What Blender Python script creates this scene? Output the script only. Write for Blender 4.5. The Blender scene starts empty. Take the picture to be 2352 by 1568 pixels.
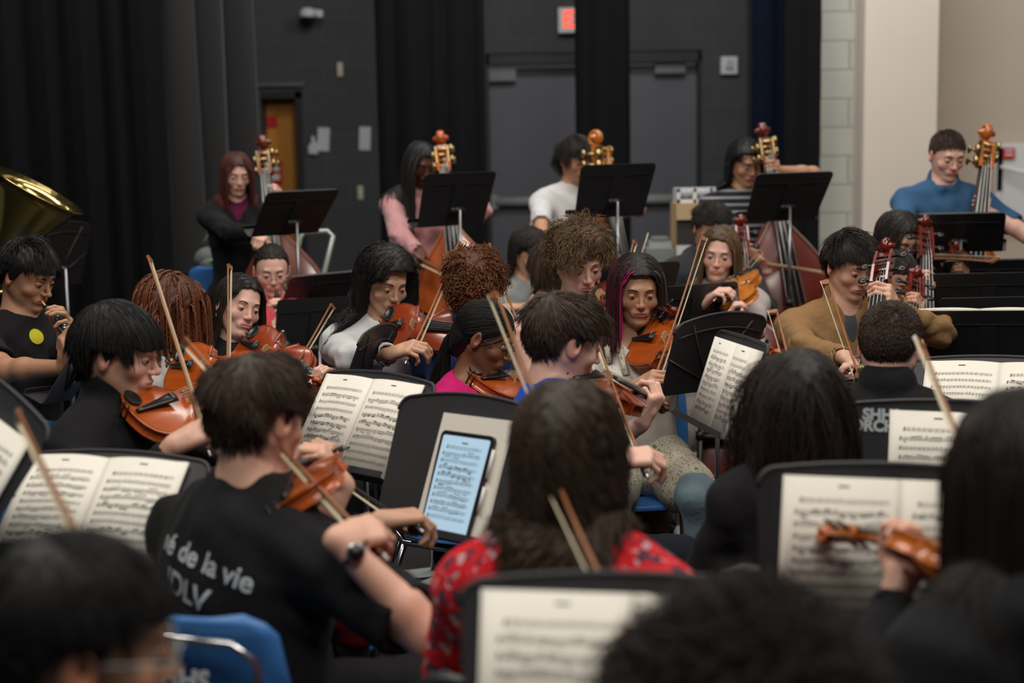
import bpy, bmesh, math, random
import numpy as np
from mathutils import Vector, Matrix, Euler
from mathutils.bvhtree import BVHTree

# ---------------------------------------------------------------- camera, light, exposure
scene = bpy.context.scene
C = scene.collection
CAM_H = 1.63
PITCH = math.radians(7.5)
ROLL = math.radians(1.0)
cam_data = bpy.data.cameras.new('camera')
cam_data.lens = 50.0
cam_data.sensor_width = 36.0
cam_data.clip_start = 0.05
cam_data.dof.use_dof = True
cam_data.dof.focus_distance = 4.5
cam_data.dof.aperture_fstop = 2.0
cam = bpy.data.objects.new('camera', cam_data)
C.objects.link(cam)
CAM_M = Matrix.Translation((0, 0, CAM_H)) @ Matrix.Rotation(math.pi/2 - PITCH, 4, 'X') @ Matrix.Rotation(-ROLL, 4, 'Z')
cam.matrix_world = CAM_M
scene.camera = cam
FPX = 50.0/36.0*2352.0

def P(px, py, d):
    """world point seen at pixel (px,py) of the 2352x1568 frame at depth d along the view axis"""
    return CAM_M @ Vector(((px-1176.0)/FPX*d, -(py-784.0)/FPX*d, -d))

scene.view_settings.view_transform = 'Standard'
scene.view_settings.look = 'None'
scene.view_settings.gamma = 1.0
scene.view_settings.use_curve_mapping = False
scene.view_settings.exposure = 0.0

world = bpy.data.worlds.new('world')
scene.world = world
world.use_nodes = True
world.node_tree.nodes['Background'].inputs[0].default_value = (0.9, 0.95, 1.0, 1)
world.node_tree.nodes['Background'].inputs[1].default_value = 0.06

def area_light(name, loc, target, sx, sy, power, color=(1, 0.95, 0.88)):
    l = bpy.data.lights.new(name, 'AREA')
    l.shape = 'RECTANGLE'; l.size = sx; l.size_y = sy; l.energy = power; l.color = color
    o = bpy.data.objects.new(name, l); C.objects.link(o)
    o.location = loc
    o.rotation_euler = (Vector(target)-Vector(loc)).to_track_quat('-Z', 'Y').to_euler()
    return o

# rows of work lights over the stage: long strips high above the players
area_light('stage_or_fill_light', (-2.2, 3.2, 5.2), (-0.4, 4.6, 1.0), 2.6, 0.7, 88)
area_light('stage_or_fill_light', (2.2, 2.8, 5.2), (0.8, 4.8, 1.0), 2.6, 0.7, 98)
area_light('stage_or_fill_light', (0.0, 6.3, 5.4), (0.0, 6.6, 0.5), 4.5, 0.6, 105)
area_light('stage_or_fill_light', (0.3, 0.2, 4.8), (0.0, 3.4, 1.1), 3.0, 0.8, 95)  # unseen front fill, added high above the camera to brighten the faces
area_light('house_light', (6.3, 5.2, 5.4), (4.6, 9.9, 1.8), 1.6, 1.0, 56, (1, 0.93, 0.84))
area_light('wall_light', (1.0, 8.3, 5.5), (0.8, 12.5, 2.0), 4.0, 0.4, 150, (0.95, 0.95, 1.0))
area_light('wall_light', (-3.4, 8.0, 5.5), (-3.0, 12.5, 2.6), 1.2, 0.4, 100, (1.0, 0.95, 0.88))

# ---------------------------------------------------------------- materials
MATS = {}
def new_mat(name, col=(0.5, 0.5, 0.5), rough=0.5, metal=0.0, **kw):
    key = name
    if key in MATS: return MATS[key]
    m = bpy.data.materials.new(name); m.use_nodes = True
    b = m.node_tree.nodes['Principled BSDF']
    b.inputs['Base Color'].default_value = (*col, 1)
    b.inputs['Roughness'].default_value = rough
    b.inputs['Metallic'].default_value = metal
    for k, v in kw.items():
        b.inputs[k.replace('_', ' ')].default_value = v
    MATS[key] = m
    return m

def nd(m, typ, **props):
    n = m.node_tree.nodes.new(typ)
    for k, v in props.items(): setattr(n, k, v)
    return n

def lk(m, a, b): m.node_tree.links.new(a, b)
def bsdf(m): return m.node_tree.nodes['Principled BSDF']

def noisy(m, scale=20, lo=0.7, hi=1.3, bump=0.0, bscale=None, detail=4, stretch=(1, 1, 1), bdist=0.01):
    """procedural variation of the base colour plus an optional bump"""
    tc = nd(m, 'ShaderNodeTexCoord'); mp = nd(m, 'ShaderNodeMapping')
    mp.inputs['Scale'].default_value = stretch
    lk(m, tc.outputs['Object'], mp.inputs['Vector'])
    n = nd(m, 'ShaderNodeTexNoise'); n.inputs['Scale'].default_value = scale; n.inputs['Detail'].default_value = detail
    lk(m, mp.outputs[0], n.inputs['Vector'])
    r = nd(m, 'ShaderNodeMapRange'); r.inputs[3].default_value = lo; r.inputs[4].default_value = hi
    lk(m, n.outputs['Fac'], r.inputs[0])
    mx = nd(m, 'ShaderNodeMix', data_type='RGBA', blend_type='MULTIPLY'); mx.inputs[0].default_value = 1
    b = bsdf(m)
    mx.inputs[6].default_value = b.inputs['Base Color'].default_value
    lk(m, r.outputs[0], mx.inputs[7])
    lk(m, mx.outputs[2], b.inputs['Base Color'])
    if bump:
        n2 = nd(m, 'ShaderNodeTexNoise'); n2.inputs['Scale'].default_value = bscale or scale; n2.inputs['Detail'].default_value = 5
        lk(m, mp.outputs[0], n2.inputs['Vector'])
        bp = nd(m, 'ShaderNodeBump'); bp.inputs['Strength'].default_value = bump; bp.inputs['Distance'].default_value = bdist
        lk(m, n2.outputs['Fac'], bp.inputs['Height']); lk(m, bp.outputs[0], b.inputs['Normal'])
    return m

def attr_mul(m, name='tint'):
    """multiply base colour by the mesh colour attribute"""
    b = bsdf(m)
    a = nd(m, 'ShaderNodeAttribute'); a.attribute_name = name
    mx = nd(m, 'ShaderNodeMix', data_type='RGBA', blend_type='MULTIPLY'); mx.inputs[0].default_value = 1
    if b.inputs['Base Color'].is_linked:
        src = b.inputs['Base Color'].links[0].from_socket
        lk(m, src, mx.inputs[6])
    else:
        mx.inputs[6].default_value = b.inputs['Base Color'].default_value
    lk(m, a.outputs['Color'], mx.inputs[7])
    lk(m, mx.outputs[2], b.inputs['Base Color'])
    return m

def srgb(r, g, b):
    f = lambda c: (c/255/12.92) if c/255 <= 0.04045 else ((c/255+0.055)/1.055)**2.4
    return (f(r), f(g), f(b))

# ---------------------------------------------------------------- mesh helper
class MB:
    """collects shapes and links them as ONE mesh object"""
    def __init__(s):
        s.v = []; s.f = []; s.mi = []; s.n = 0; s.sm = []
    def add(s, verts, faces, mi=0, smooth=True):
        verts = np.asarray(verts, dtype=np.float64).reshape(-1, 3)
        s.v.append(verts)
        for f in faces:
            s.f.append([i+s.n for i in f]); s.mi.append(mi); s.sm.append(smooth)
        s.n += len(verts)
        return s
    def box(s, c, size, rot=None, mi=0, taper=1.0):
        hx, hy, hz = size[0]/2, size[1]/2, size[2]/2
        v = [(-hx, -hy, -hz), (hx, -hy, -hz), (hx, hy, -hz), (-hx, hy, -hz),
             (-hx*taper, -hy*taper, hz), (hx*taper, -hy*taper, hz), (hx*taper, hy*taper, hz), (-hx*taper, hy*taper, hz)]
        f = [(0, 3, 2, 1), (4, 5, 6, 7), (0, 1, 5, 4), (1, 2, 6, 5), (2, 3, 7, 6), (3, 0, 4, 7)]
        v = [Vector(p) for p in v]
        if rot is not None: v = [rot @ p for p in v]
        return s.add([p+Vector(c) for p in v], f, mi, False)
    def tube(s, pts, r, seg=8, mi=0, cap=True, flat=1.0, up=None):
        pts = [Vector(p) for p in pts]; n = len(pts)
        rs = [r]*n if not hasattr(r, '__len__') else r
        verts = []; faces = []
        t0 = (pts[1]-pts[0]).normalized()
        u = Vector(up) if up is not None else (Vector((0, 0, 1)) if abs(t0.z) < 0.9 else Vector((1, 0, 0)))
        for i in range(n):
            t = (pts[min(i+1, n-1)]-pts[max(i-1, 0)])
            if t.length < 1e-9: t = t0
            t.normalize()
            u = (u - t*u.dot(t))
            if u.length < 1e-6: u = t.orthogonal()
            u.normalize(); w = t.cross(u)
            for k in range(seg):
                a = 2*math.pi*k/seg
                verts.append(pts[i] + (w*math.cos(a)+u*math.sin(a)*flat)*rs[i])
        for i in range(n-1):
            for k in range(seg):
                k2 = (k+1) % seg
                faces.append((i*seg+k, i*seg+k2, (i+1)*seg+k2, (i+1)*seg+k))
        if cap:
            faces.append(tuple(reversed(range(seg)))); faces.append(tuple((n-1)*seg+k for k in range(seg)))
        return s.add(verts, faces, mi, True)
    def prism(s, poly, z0, z1, mi=0, M=None, smooth=False):
        n = len(poly)
        v = [(x, y, z0) for x, y in poly]+[(x, y, z1) for x, y in poly]
        f = [tuple(reversed(range(n))), tuple(range(n, 2*n))]
        f += [(i, (i+1) % n, n+(i+1) % n, n+i) for i in range(n)]
        if M is not None: v = [M @ Vector(p) for p in v]
        return s.add(v, f, mi, smooth)
    def lathe(s, prof, seg=24, M=None, mi=0):
        v = []; f = []
        for r, z in prof:
            for k in range(seg):
                a = 2*math.pi*k/seg; v.append((r*math.cos(a), r*math.sin(a), z))
        for i in range(len(prof)-1):
            for k in range(seg):
                k2 = (k+1) % seg
                f.append((i*seg+k, i*seg+k2, (i+1)*seg+k2, (i+1)*seg+k))
        if M is not None: v = [M @ Vector(p) for p in v]
        return s.add(v, f, mi, True)
    def ball(s, c, r, mi=0, seg=12, rings=8, M=None):
        r = (r, r, r) if not hasattr(r, '__len__') else r
        v = []; f = []
        for i in range(rings+1):
            th = math.pi*i/rings
            for k in range(seg):
                a = 2*math.pi*k/seg
                v.append(Vector((r[0]*math.sin(th)*math.cos(a), r[1]*math.sin(th)*math.sin(a), r[2]*math.cos(th))))
        if M is not None: v = [M @ p for p in v]
        v = [p+Vector(c) for p in v]
        for i in range(rings):
            for k in range(seg):
                k2 = (k+1) % seg
                f.append((i*seg+k, (i+1)*seg+k, (i+1)*seg+k2, i*seg+k2))
        return s.add(v, f, mi, True)
    def mesh(s, name, mats):
        me = bpy.data.meshes.new(name)
        if s.n:
            me.from_pydata(np.concatenate(s.v).tolist(), [], s.f)
            me.polygons.foreach_set('material_index', s.mi)
            me.polygons.foreach_set('use_smooth', s.sm)
        for m in (mats if isinstance(mats, (list, tuple)) else [mats]): me.materials.append(m)
        me.validate(); me.update()
        return me
    def build(s, name, mats, parent=None, M=None):
        o = bpy.data.objects.new(name, s.mesh(name, mats)); C.objects.link(o)
        if M is not None: o.matrix_world = M
        if parent is not None: o.parent = parent
        return o

def tag(o, label=None, cat=None, group=None, kind=None):
    if label: o['label'] = label
    if cat: o['category'] = cat
    if group: o['group'] = group
    if kind: o['kind'] = kind
    return o

def empty(name, M=None):
    o = bpy.data.objects.new(name, None); C.objects.link(o); o.empty_display_size = 0.1
    if M is not None: o.matrix_world = M
    return o

def copy_tree(o, parent=None):
    c = o.copy(); C.objects.link(c)
    if parent is not None: c.parent = parent
    for ch in [x for x in C.objects if x.parent == o]:
        copy_tree(ch, c)
    return c

def frame(x, y, z, loc):
    M = Matrix((x, y, z)).transposed().to_4x4(); M.translation = loc
    return M

def np_mesh(name, V, F, mats, tint=None, parent=None, smooth=True, mi=None):
    me = bpy.data.meshes.new(name)
    V = np.asarray(V, dtype=np.float32); F = np.asarray(F, dtype=np.int32)
    k = F.shape[1]
    me.vertices.add(len(V)); me.vertices.foreach_set('co', V.ravel())
    me.loops.add(F.size); me.loops.foreach_set('vertex_index', F.ravel())
    me.polygons.add(len(F)); me.polygons.foreach_set('loop_start', np.arange(0, F.size, k, dtype=np.int32))
    me.update(calc_edges=True)
    me.polygons.foreach_set('use_smooth', np.full(len(F), smooth))
    for m in (mats if isinstance(mats, (list, tuple)) else [mats]): me.materials.append(m)
    if mi is not None: me.polygons.foreach_set('material_index', np.asarray(mi, dtype=np.int32))
    if tint is not None:
        a = me.color_attributes.new('tint', 'FLOAT_COLOR', 'POINT')
        t = np.ones((len(V), 4), dtype=np.float32); t[:, :3] = tint
        a.data.foreach_set('color', t.ravel())
    me.update()
    o = bpy.data.objects.new(name, me); C.objects.link(o)
    if parent is not None: o.parent = parent
    return o

# ---------------------------------------------------------------- signed distance surfaces
def sd_cone(p, a, b, ra, rb):
    """capsule with linearly varying radius; p is (...,3)"""
    a = np.asarray(a, dtype=np.float32); b = np.asarray(b, dtype=np.float32)
    ba = b-a; L = float(ba@ba)+1e-12
    pa = p-a
    t = np.clip((pa@ba)/L, 0, 1)
    d = pa - t[..., None]*ba
    return np.sqrt((d*d).sum(-1)) - (ra+(rb-ra)*t)

def sd_ell(p, c, r, R=None):
    q = p-np.asarray(c, dtype=np.float32)
    if R is not None: q = q@np.asarray(R, dtype=np.float32)
    r = np.asarray(r, dtype=np.float32)
    k0 = np.sqrt(((q/r)**2).sum(-1)); k1 = np.sqrt(((q/(r*r))**2).sum(-1))
    return k0*(k0-1.0)/(k1+1e-9)

def smin(a, b, k):
    h = np.clip(0.5+0.5*(b-a)/k, 0, 1)
    return b+(a-b)*h-k*h*(1-h)

def smax(a, b, k): return -smin(-a, -b, k)

def refined(lo, hi, coarse, spans, fine):
    """1-D coordinates with finer steps inside the spans"""
    xs = [lo]; x = lo
    while x < hi:
        st = coarse
        for a, b, f in spans:
            if a-coarse <= x <= b: st = min(st, f)
        x += st; xs.append(x)
    return np.array(xs, dtype=np.float32)

class Field:
    def __init__(s, X, Y, Z):
        s.X, s.Y, s.Z = X, Y, Z
        s.D = np.full((len(X), len(Y), len(Z)), 1.0, dtype=np.float32)
    def sub(s, lo, hi):
        i0, i1 = np.searchsorted(s.X, (lo[0], hi[0])); j0, j1 = np.searchsorted(s.Y, (lo[1], hi[1])); k0, k1 = np.searchsorted(s.Z, (lo[2], hi[2]))
        i0 = max(i0-1, 0); j0 = max(j0-1, 0); k0 = max(k0-1, 0)
        sl = (slice(i0, i1+1), slice(j0, j1+1), slice(k0, k1+1))
        g = np.stack(np.meshgrid(s.X[sl[0]], s.Y[sl[1]], s.Z[sl[2]], indexing='ij'), -1)
        return sl, g
    def put(s, lo, hi, fn, k=0.0, op='u'):
        sl, g = s.sub(lo, hi)
        if g.size == 0: return
        d = fn(g).astype(np.float32); D = s.D[sl]
        if op == 'u': s.D[sl] = np.minimum(D, d) if k == 0 else smin(D, d, k)
        elif op == 's': s.D[sl] = np.maximum(D, -d) if k == 0 else smax(D, -d, k)
        elif op == 'a': s.D[sl] = D+d
    def cone(s, a, b, ra, rb, k=0.02, op='u', m=0.03):
        a = np.array(a, dtype=np.float32); b = np.array(b, dtype=np.float32); r = max(ra, rb)+k+m
        s.put(np.minimum(a, b)-r, np.maximum(a, b)+r, lambda g: sd_cone(g, a, b, ra, rb), k, op)
    def ell(s, c, r, R=None, k=0.02, op='u', m=0.03):
        q = max(r)+k+m; c = np.array(c, dtype=np.float32)
        s.put(c-q, c+q, lambda g: sd_ell(g, c, r, R), k, op)
    def mesh(s):
        D = s.D; S = D < 0
        nx, ny, nz = D.shape
        cnt = np.zeros((nx-1, ny-1, nz-1), dtype=np.int8)
        for a in (0, 1):
            for b in (0, 1):
                for c in (0, 1):
                    cnt += S[a:nx-1+a, b:ny-1+b, c:nz-1+c]
        act = (cnt > 0) & (cnt < 8)
        I, J, K = np.nonzero(act)
        vid = np.full(act.shape, -1, dtype=np.int32); vid[I, J, K] = np.arange(len(I))
        acc = np.zeros((len(I), 3), dtype=np.float64); num = np.zeros(len(I))
        cs = [(a, b, c) for a in (0, 1) for b in (0, 1) for c in (0, 1)]
        for c0 in cs:
            for ax in range(3):
                if c0[ax]: continue
                c1 = list(c0); c1[ax] = 1
                va = D[I+c0[0], J+c0[1], K+c0[2]]; vb = D[I+c1[0], J+c1[1], K+c1[2]]
                m = (va < 0) != (vb < 0)
                t = np.where(m, va/(va-vb+1e-12*(~m)), 0)
                pa = np.stack([s.X[I+c0[0]], s.Y[J+c0[1]], s.Z[K+c0[2]]], -1)
                pb = np.stack([s.X[I+c1[0]], s.Y[J+c1[1]], s.Z[K+c1[2]]], -1)
                acc += np.where(m[:, None], pa+(pb-pa)*t[:, None], 0); num += m
        V = acc/num[:, None]
        F = []
        def quads(ax):
            A = S.swapaxes(0, ax)
            if ax == 0: s0, s1 = S[:-1, 1:-1, 1:-1], S[1:, 1:-1, 1:-1]
            elif ax == 1: s0, s1 = S[1:-1, :-1, 1:-1], S[1:-1, 1:, 1:-1]
            else: s0, s1 = S[1:-1, 1:-1, :-1], S[1:-1, 1:-1, 1:]
            i, j, k = np.nonzero(s0 != s1)
            flip = s0[i, j, k]
            if ax == 0: j = j+1; k = k+1; q = [vid[i, j-1, k-1], vid[i, j, k-1], vid[i, j, k], vid[i, j-1, k]]
            elif ax == 1: i = i+1; k = k+1; q = [vid[i-1, j, k-1], vid[i-1, j, k], vid[i, j, k], vid[i, j, k-1]]
            else: i = i+1; j = j+1; q = [vid[i-1, j-1, k], vid[i, j-1, k], vid[i, j, k], vid[i-1, j, k]]
            q = np.stack(q, -1)
            q = np.where(flip[:, None], q, q[:, ::-1])
            return q
        F = np.concatenate([quads(0), quads(1), quads(2)])
        F = F[(F >= 0).all(1)]
        return V, F
# ---------------------------------------------------------------- the room
def onY(px, py, Y):
    o = CAM_M.translation; r = P(px, py, 1.0)-o
    return o + r*((Y-o.y)/r.y)

m_floor = noisy(new_mat('stage_floor', (0.012, 0.012, 0.013), 0.55), 6, 0.6, 1.9, 0.15, 60, bdist=0.002)
m_ceil = new_mat('ceiling_black', (0.02, 0.02, 0.022), 0.9)

def block_mat(name, col, mortar, rough, scale_w=0.4064, h=0.2032, bump=0.5, zoff=0.0):
    m = new_mat(name, col, rough)
    b = bsdf(m)
    tc = nd(m, 'ShaderNodeTexCoord'); sp = nd(m, 'ShaderNodeSeparateXYZ'); cb = nd(m, 'ShaderNodeCombineXYZ')
    lk(m, tc.outputs['Object'], sp.inputs[0])
    lk(m, sp.outputs['X'], cb.inputs['X'])
    ad = nd(m, 'ShaderNodeMath', operation='ADD'); ad.inputs[1].default_value = zoff
    lk(m, sp.outputs['Z'], ad.inputs[0]); lk(m, ad.outputs[0], cb.inputs['Y'])
    br = nd(m, 'ShaderNodeTexBrick'); br.inputs['Scale'].default_value = 1.0
    br.inputs['Brick Width'].default_value = scale_w; br.inputs['Row Height'].default_value = h
    br.inputs['Mortar Size'].default_value = 0.006; br.inputs['Mortar Smooth'].default_value = 0.6
    br.inputs['Color1'].default_value = (*col, 1); br.inputs['Color2'].default_value = (*[c*0.93 for c in col], 1)
    br.inputs['Mortar'].default_value = (*mortar, 1)
    lk(m, cb.outputs[0], br.inputs['Vector'])
    n = nd(m, 'ShaderNodeTexNoise'); n.inputs['Scale'].default_value = 1.3; n.inputs['Detail'].default_value = 3
    lk(m, tc.outputs['Object'], n.inputs['Vector'])
    r = nd(m, 'ShaderNodeMapRange'); r.inputs[3].default_value = 0.8; r.inputs[4].default_value = 1.2
    lk(m, n.outputs['Fac'], r.inputs[0])
    mx = nd(m, 'ShaderNodeMix', data_type='RGBA', blend_type='MULTIPLY'); mx.inputs[0].default_value = 1
    lk(m, br.outputs['Color'], mx.inputs[6]); lk(m, r.outputs[0], mx.inputs[7]); lk(m, mx.outputs[2], b.inputs['Base Color'])
    inv = nd(m, 'ShaderNodeMath', operation='SUBTRACT'); inv.inputs[0].default_value = 1.0
    lk(m, br.outputs['Fac'], inv.inputs[1])
    bp = nd(m, 'ShaderNodeBump'); bp.inputs['Strength'].default_value = bump; bp.inputs['Distance'].default_value = 0.01
    lk(m, inv.outputs[0], bp.inputs['Height']); lk(m, bp.outputs[0], b.inputs['Normal'])
    return m

m_blackwall = block_mat('black_block_wall', (0.056, 0.057, 0.058), (0.078, 0.079, 0.081), 0.7, bump=0.3)
m_creamblock = block_mat('cream_block_wall', srgb(196, 196, 184), srgb(170, 170, 158), 0.55, bump=0.8, zoff=0.05)
m_column = noisy(new_mat('cream_column_paint', srgb(214, 202, 188), 0.6), 2, 0.94, 1.05)
m_beige = noisy(new_mat('beige_wall_paint', srgb(196, 181, 163), 0.65), 1.5, 0.93, 1.06)
m_door = noisy(new_mat('charcoal_door_paint', (0.125, 0.125, 0.14), 0.5), 3, 0.85, 1.15)
m_frame = new_mat('black_door_frame', (0.012, 0.012, 0.013), 0.5)
m_steel = new_mat('brushed_steel', (0.55, 0.56, 0.55), 0.35, 1.0)
m_dsteel = new_mat('dull_grey_metal', (0.16, 0.16, 0.17), 0.45, 0.7)
m_wood_door = noisy(new_mat('amber_wood_door', srgb(205, 135, 45), 0.45), 3, 0.8, 1.15, stretch=(6, 1, 0.4))
m_red = new_mat('red_notice', srgb(190, 25, 30), 0.5)
m_white = new_mat('white_plastic', (0.72, 0.72, 0.70), 0.4)
m_ivory = new_mat('ivory_plastic', (0.62, 0.58, 0.42), 0.4)
m_black = new_mat('black_plastic', (0.012, 0.012, 0.013), 0.35)
m_paperb = new_mat('pinned_paper', (0.62, 0.64, 0.66), 0.8)

floor = MB().box((0.0, 6.0, -0.05), (16, 16, 0.1)).build('floor', m_floor); tag(floor, kind='structure')
ceil_ = MB().box((0.0, 6.0, 6.6), (16, 16, 0.1)).build('ceiling', m_ceil); tag(ceil_, kind='structure')

WY = 12.8
def wx(px, Y=WY): return onY(px, 400, Y).x
def wz(py, Y=WY, px=1176): return onY(px, py, Y).z
# back wall with its two openings
a0, a1 = onY(602, 330, WY).x, onY(697, 330, WY).x
az = onY(650, 210, WY).z
b0, b1 = onY(1119, 300, WY).x, onY(1612, 300, WY).x
bz = onY(1400, 118, WY).z
xl, xr = -8.0, onY(1890, 300, WY).x+0.3
w = MB()
def seg(x0, x1, z0, z1): w.box(((x0+x1)/2, WY+0.15, (z0+z1)/2), (x1-x0, 0.3, z1-z0))
seg(xl, a0, 0, 6.55); seg(a0, a1, az, 6.55); seg(a1, b0, 0, 6.55); seg(b0, b1, bz, 6.55); seg(b1, xr, 0, 6.55)
tag(w.build('wall_back', m_blackwall), kind='structure')
# wooden door in its recess
d1 = empty('door_1', Matrix.Translation(((a0+a1)/2, WY+0.2, 0))); tag(d1, kind='structure')
def part(mb, name, mats, par):
    o = mb.build(name, mats); o.parent = par; o.matrix_parent_inverse = par.matrix_world.inverted(); return o
bpy.context.view_layer.update()
part(MB().box(((a0+a1)/2-0.04, WY+0.24, az/2), (a1-a0-0.1, 0.045, az)), 'door_leaf', m_wood_door, d1)
part(MB().box((a1-0.03, WY+0.15, az/2), (0.06, 0.3, az)).box(((a0+a1)/2, WY+0.15, az-0.03), (a1-a0, 0.3, 0.06)), 'door_frame', m_frame, d1)
tag(MB().box(((a0+a1)/2, WY-0.02, az+0.06), (a1-a0+0.06, 0.04, 0.035)).build('trim_1', m_dsteel), kind='structure')
def plate(name, px, py, wpx, hpx, Y, mat, label, cat, dep=0.01, rot=0.0, group=None):
    c = onY(px, py, Y); s = FPX/((CAM_M.inverted() @ c).z*-1)
    o = MB().box((0, 0, 0), (wpx/s, dep, hpx/s)).build(name, mat)
    o.matrix_world = Matrix.Translation(c) @ Matrix.Rotation(rot, 4, 'Y')
    return tag(o, label, cat, group)
plate('warning_notice', 625, 280, 24, 26, WY+0.21, m_red, 'small red notice on the shaded top of the amber wooden door', 'notice')
nt = plate('warning_notice', 633, 396, 31, 54, WY+0.21, m_red, 'larger red notice with two white text blocks on the amber wooden door', 'notice')
MB().box((0, -0.006, 0.042), (0.075, 0.003, 0.05)).box((0, -0.006, -0.04), (0.075, 0.003, 0.05)).build('text_block', m_white, nt)

# charcoal double doors
for k, (x0, x1) in enumerate(((b0+0.02, (b0+b1)/2-0.01), ((b0+b1)/2+0.01, b1-0.02))):
    dr = MB().box((0, 0, 0), (x1-x0, 0.05, bz-0.12)).build('door_%d' % (k+2), m_door)
    dr.location = ((x0+x1)/2, WY+0.2, (bz-0.12)/2); tag(dr, kind='structure')
    zb = onY(1300, 462, WY).z-(bz-0.12)/2
    MB().tube([(-(x1-x0)*0.46, -0.09, zb), ((x1-x0)*0.46, -0.09, zb)], 0.045, 10).box((-(x1-x0)*0.47, -0.05, zb), (0.07, 0.12, 0.12)).box(((x1-x0)*0.47, -0.05, zb), (0.07, 0.12, 0.12)).build('push_bar', new_mat('satin_bar', (0.34, 0.35, 0.34), 0.5), dr)
    cz = onY(1300, (168 if k == 0 else 157), WY).z-(bz-0.12)/2
    cx = (onY(1150, 170, WY).x if k == 0 else onY(1542, 157, WY).x)-(x0+x1)/2
    MB().box((cx, -0.06, cz), (0.27, 0.1, 0.11)).box((cx-0.1, -0.07, cz+0.09), (0.34, 0.02, 0.02)).build('door_closer', m_dsteel, dr)
fr = MB().box(((b0+b1)/2, WY+0.14, bz-0.05), (b1-b0, 0.24, 0.1)).box((b0+0.01, WY+0.14, bz/2), (0.03, 0.24, bz)).box((b1-0.01, WY+0.14, bz/2), (0.03, 0.24, bz))
tag(fr.build('trim_2', m_frame), kind='structure')

# right hand walls
RY = 10.3
bx0, bx1 = onY(1868, 300, RY).x, onY(1984, 300, RY-0.0).x
tag(MB().box(((bx0+bx1)/2, RY+0.15, 3.27), (bx1-bx0+0.1, 0.3, 6.54)).build('wall_right', m_creamblock), kind='structure')
cx0, cx1 = onY(1984, 300, RY-0.3).x, onY(2151, 300, RY-0.3).x
tag(MB().box(((cx0+cx1)/2, RY+0.05, 3.27), (cx1-cx0, 0.7, 6.54)).build('wall_column', m_column), kind='structure')
tag(MB().box((cx1+2.3, RY+0.55, 3.27), (4.7, 0.3, 6.54)).build('wall_far_right', m_beige), kind='structure')
tag(MB().box((bx0-0.0, RY+1.55, 3.27), (0.12, 2.5, 6.54)).build('wall_return', m_blackwall), kind='structure')

# ---------------------------------------------------------------- drapes
m_velvet = new_mat('black_velour', (0.006, 0.006, 0.007), 0.95, Sheen_Weight=0.015, Sheen_Roughness=0.5)
bsdf(m_velvet).inputs['Sheen Tint'].default_value = (0.6, 0.58, 0.6, 1)
bsdf(m_velvet).inputs['Specular IOR Level'].default_value = 0.1
m_velvet_lit = new_mat('lit_black_velour', (0.006, 0.0058, 0.0057), 0.85, Sheen_Weight=0.16, Sheen_Roughness=0.5)  # black velour again, with stronger sheen imitating the light on its folds
m_navy = new_mat('navy_velour', (0.002, 0.004, 0.011), 0.95); bsdf(m_navy).inputs['Specular IOR Level'].default_value = 0.1

def drape(name, label, xa, ya, xb, yb, mat, amp=0.07, period=0.22, seed=1, top=6.4, group=None):
    rng = random.Random(seed)
    L = math.hypot(xb-xa, yb-ya); n = int(L/0.012)
    ux, uy = (xb-xa)/L, (yb-ya)/L
    s = 0; ph = 0; pts = []
    cuts = [0.0]
    while cuts[-1] < L: cuts.append(cuts[-1]+period*rng.uniform(0.6, 1.5))
    amps = [amp*rng.uniform(0.5, 1.25) for _ in cuts]
    zs = [0.03, 0.5, 1.0, 1.6, 2.3, 3.1, 4.2, 5.3, top]
    V = []; F = []
    for zi, z in enumerate(zs):
        for i in range(n+1):
            t = i*L/n
            k = max(j for j in range(len(cuts)) if cuts[j] <= t+1e-9)
            k2 = min(k+1, len(cuts)-1)
            u = (t-cuts[k])/max(cuts[k2]-cuts[k], 1e-6)
            w_ = (1-abs(2*min(u, 1)-1)**1.6)*amps[k]*(0.75+0.5*(1-z/top))
            w_ += 0.008*math.sin(z*1.7+t*9+seed)
            V.append((xa+ux*t+uy*w_, ya+uy*t-ux*w_, z))
    for zi in range(len(zs)-1):
        for i in range(n):
            a = zi*(n+1)+i; F.append((a, a+1, a+n+2, a+n+1))
    o = np_mesh(name, V, F, mat)
    sm = o.modifiers.new('thickness', 'SOLIDIFY'); sm.thickness = 0.006
    return tag(o, label, 'curtain', group)

drape('stage_curtain', 'wide black pleated stage curtain filling the left of the stage', -5.6, 8.6, onY(385, 300, 9.3).x, 9.3, m_velvet, 0.12, 0.2, 3)
drape('stage_curtain', 'black pleated curtain with lit folds beside the grey wall, right of the wide black curtain', onY(385, 300, 9.32).x, 9.32, onY(578, 300, 9.9).x, 9.9, m_velvet_lit, 0.13, 0.2, 5)
drape('stage_curtain', 'black pleated curtain between the pinned papers and the charcoal doors', onY(868, 300, 10.6).x, 10.6, onY(1117, 300, 10.6).x, 10.6, m_velvet, 0.06, 0.17, 8)
drape('stage_curtain', 'narrow black curtain hanging between the two charcoal doors', onY(1322, 300, 11.2).x, 11.2, onY(1448, 300, 11.2).x, 11.2, m_velvet, 0.05, 0.16, 9)
drape('stage_curtain', 'navy curtain left of the black strip by the cream block wall', onY(1726, 300, 10.1).x, 10.1, onY(1802, 300, 10.1).x, 10.1, m_navy, 0.04, 0.18, 11)
drape('stage_curtain', 'black curtain strip beside the cream block wall', onY(1800, 300, 10.0).x, 10.0, onY(1884, 300, 9.95).x, 9.95, m_velvet, 0.03, 0.16, 12)

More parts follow.
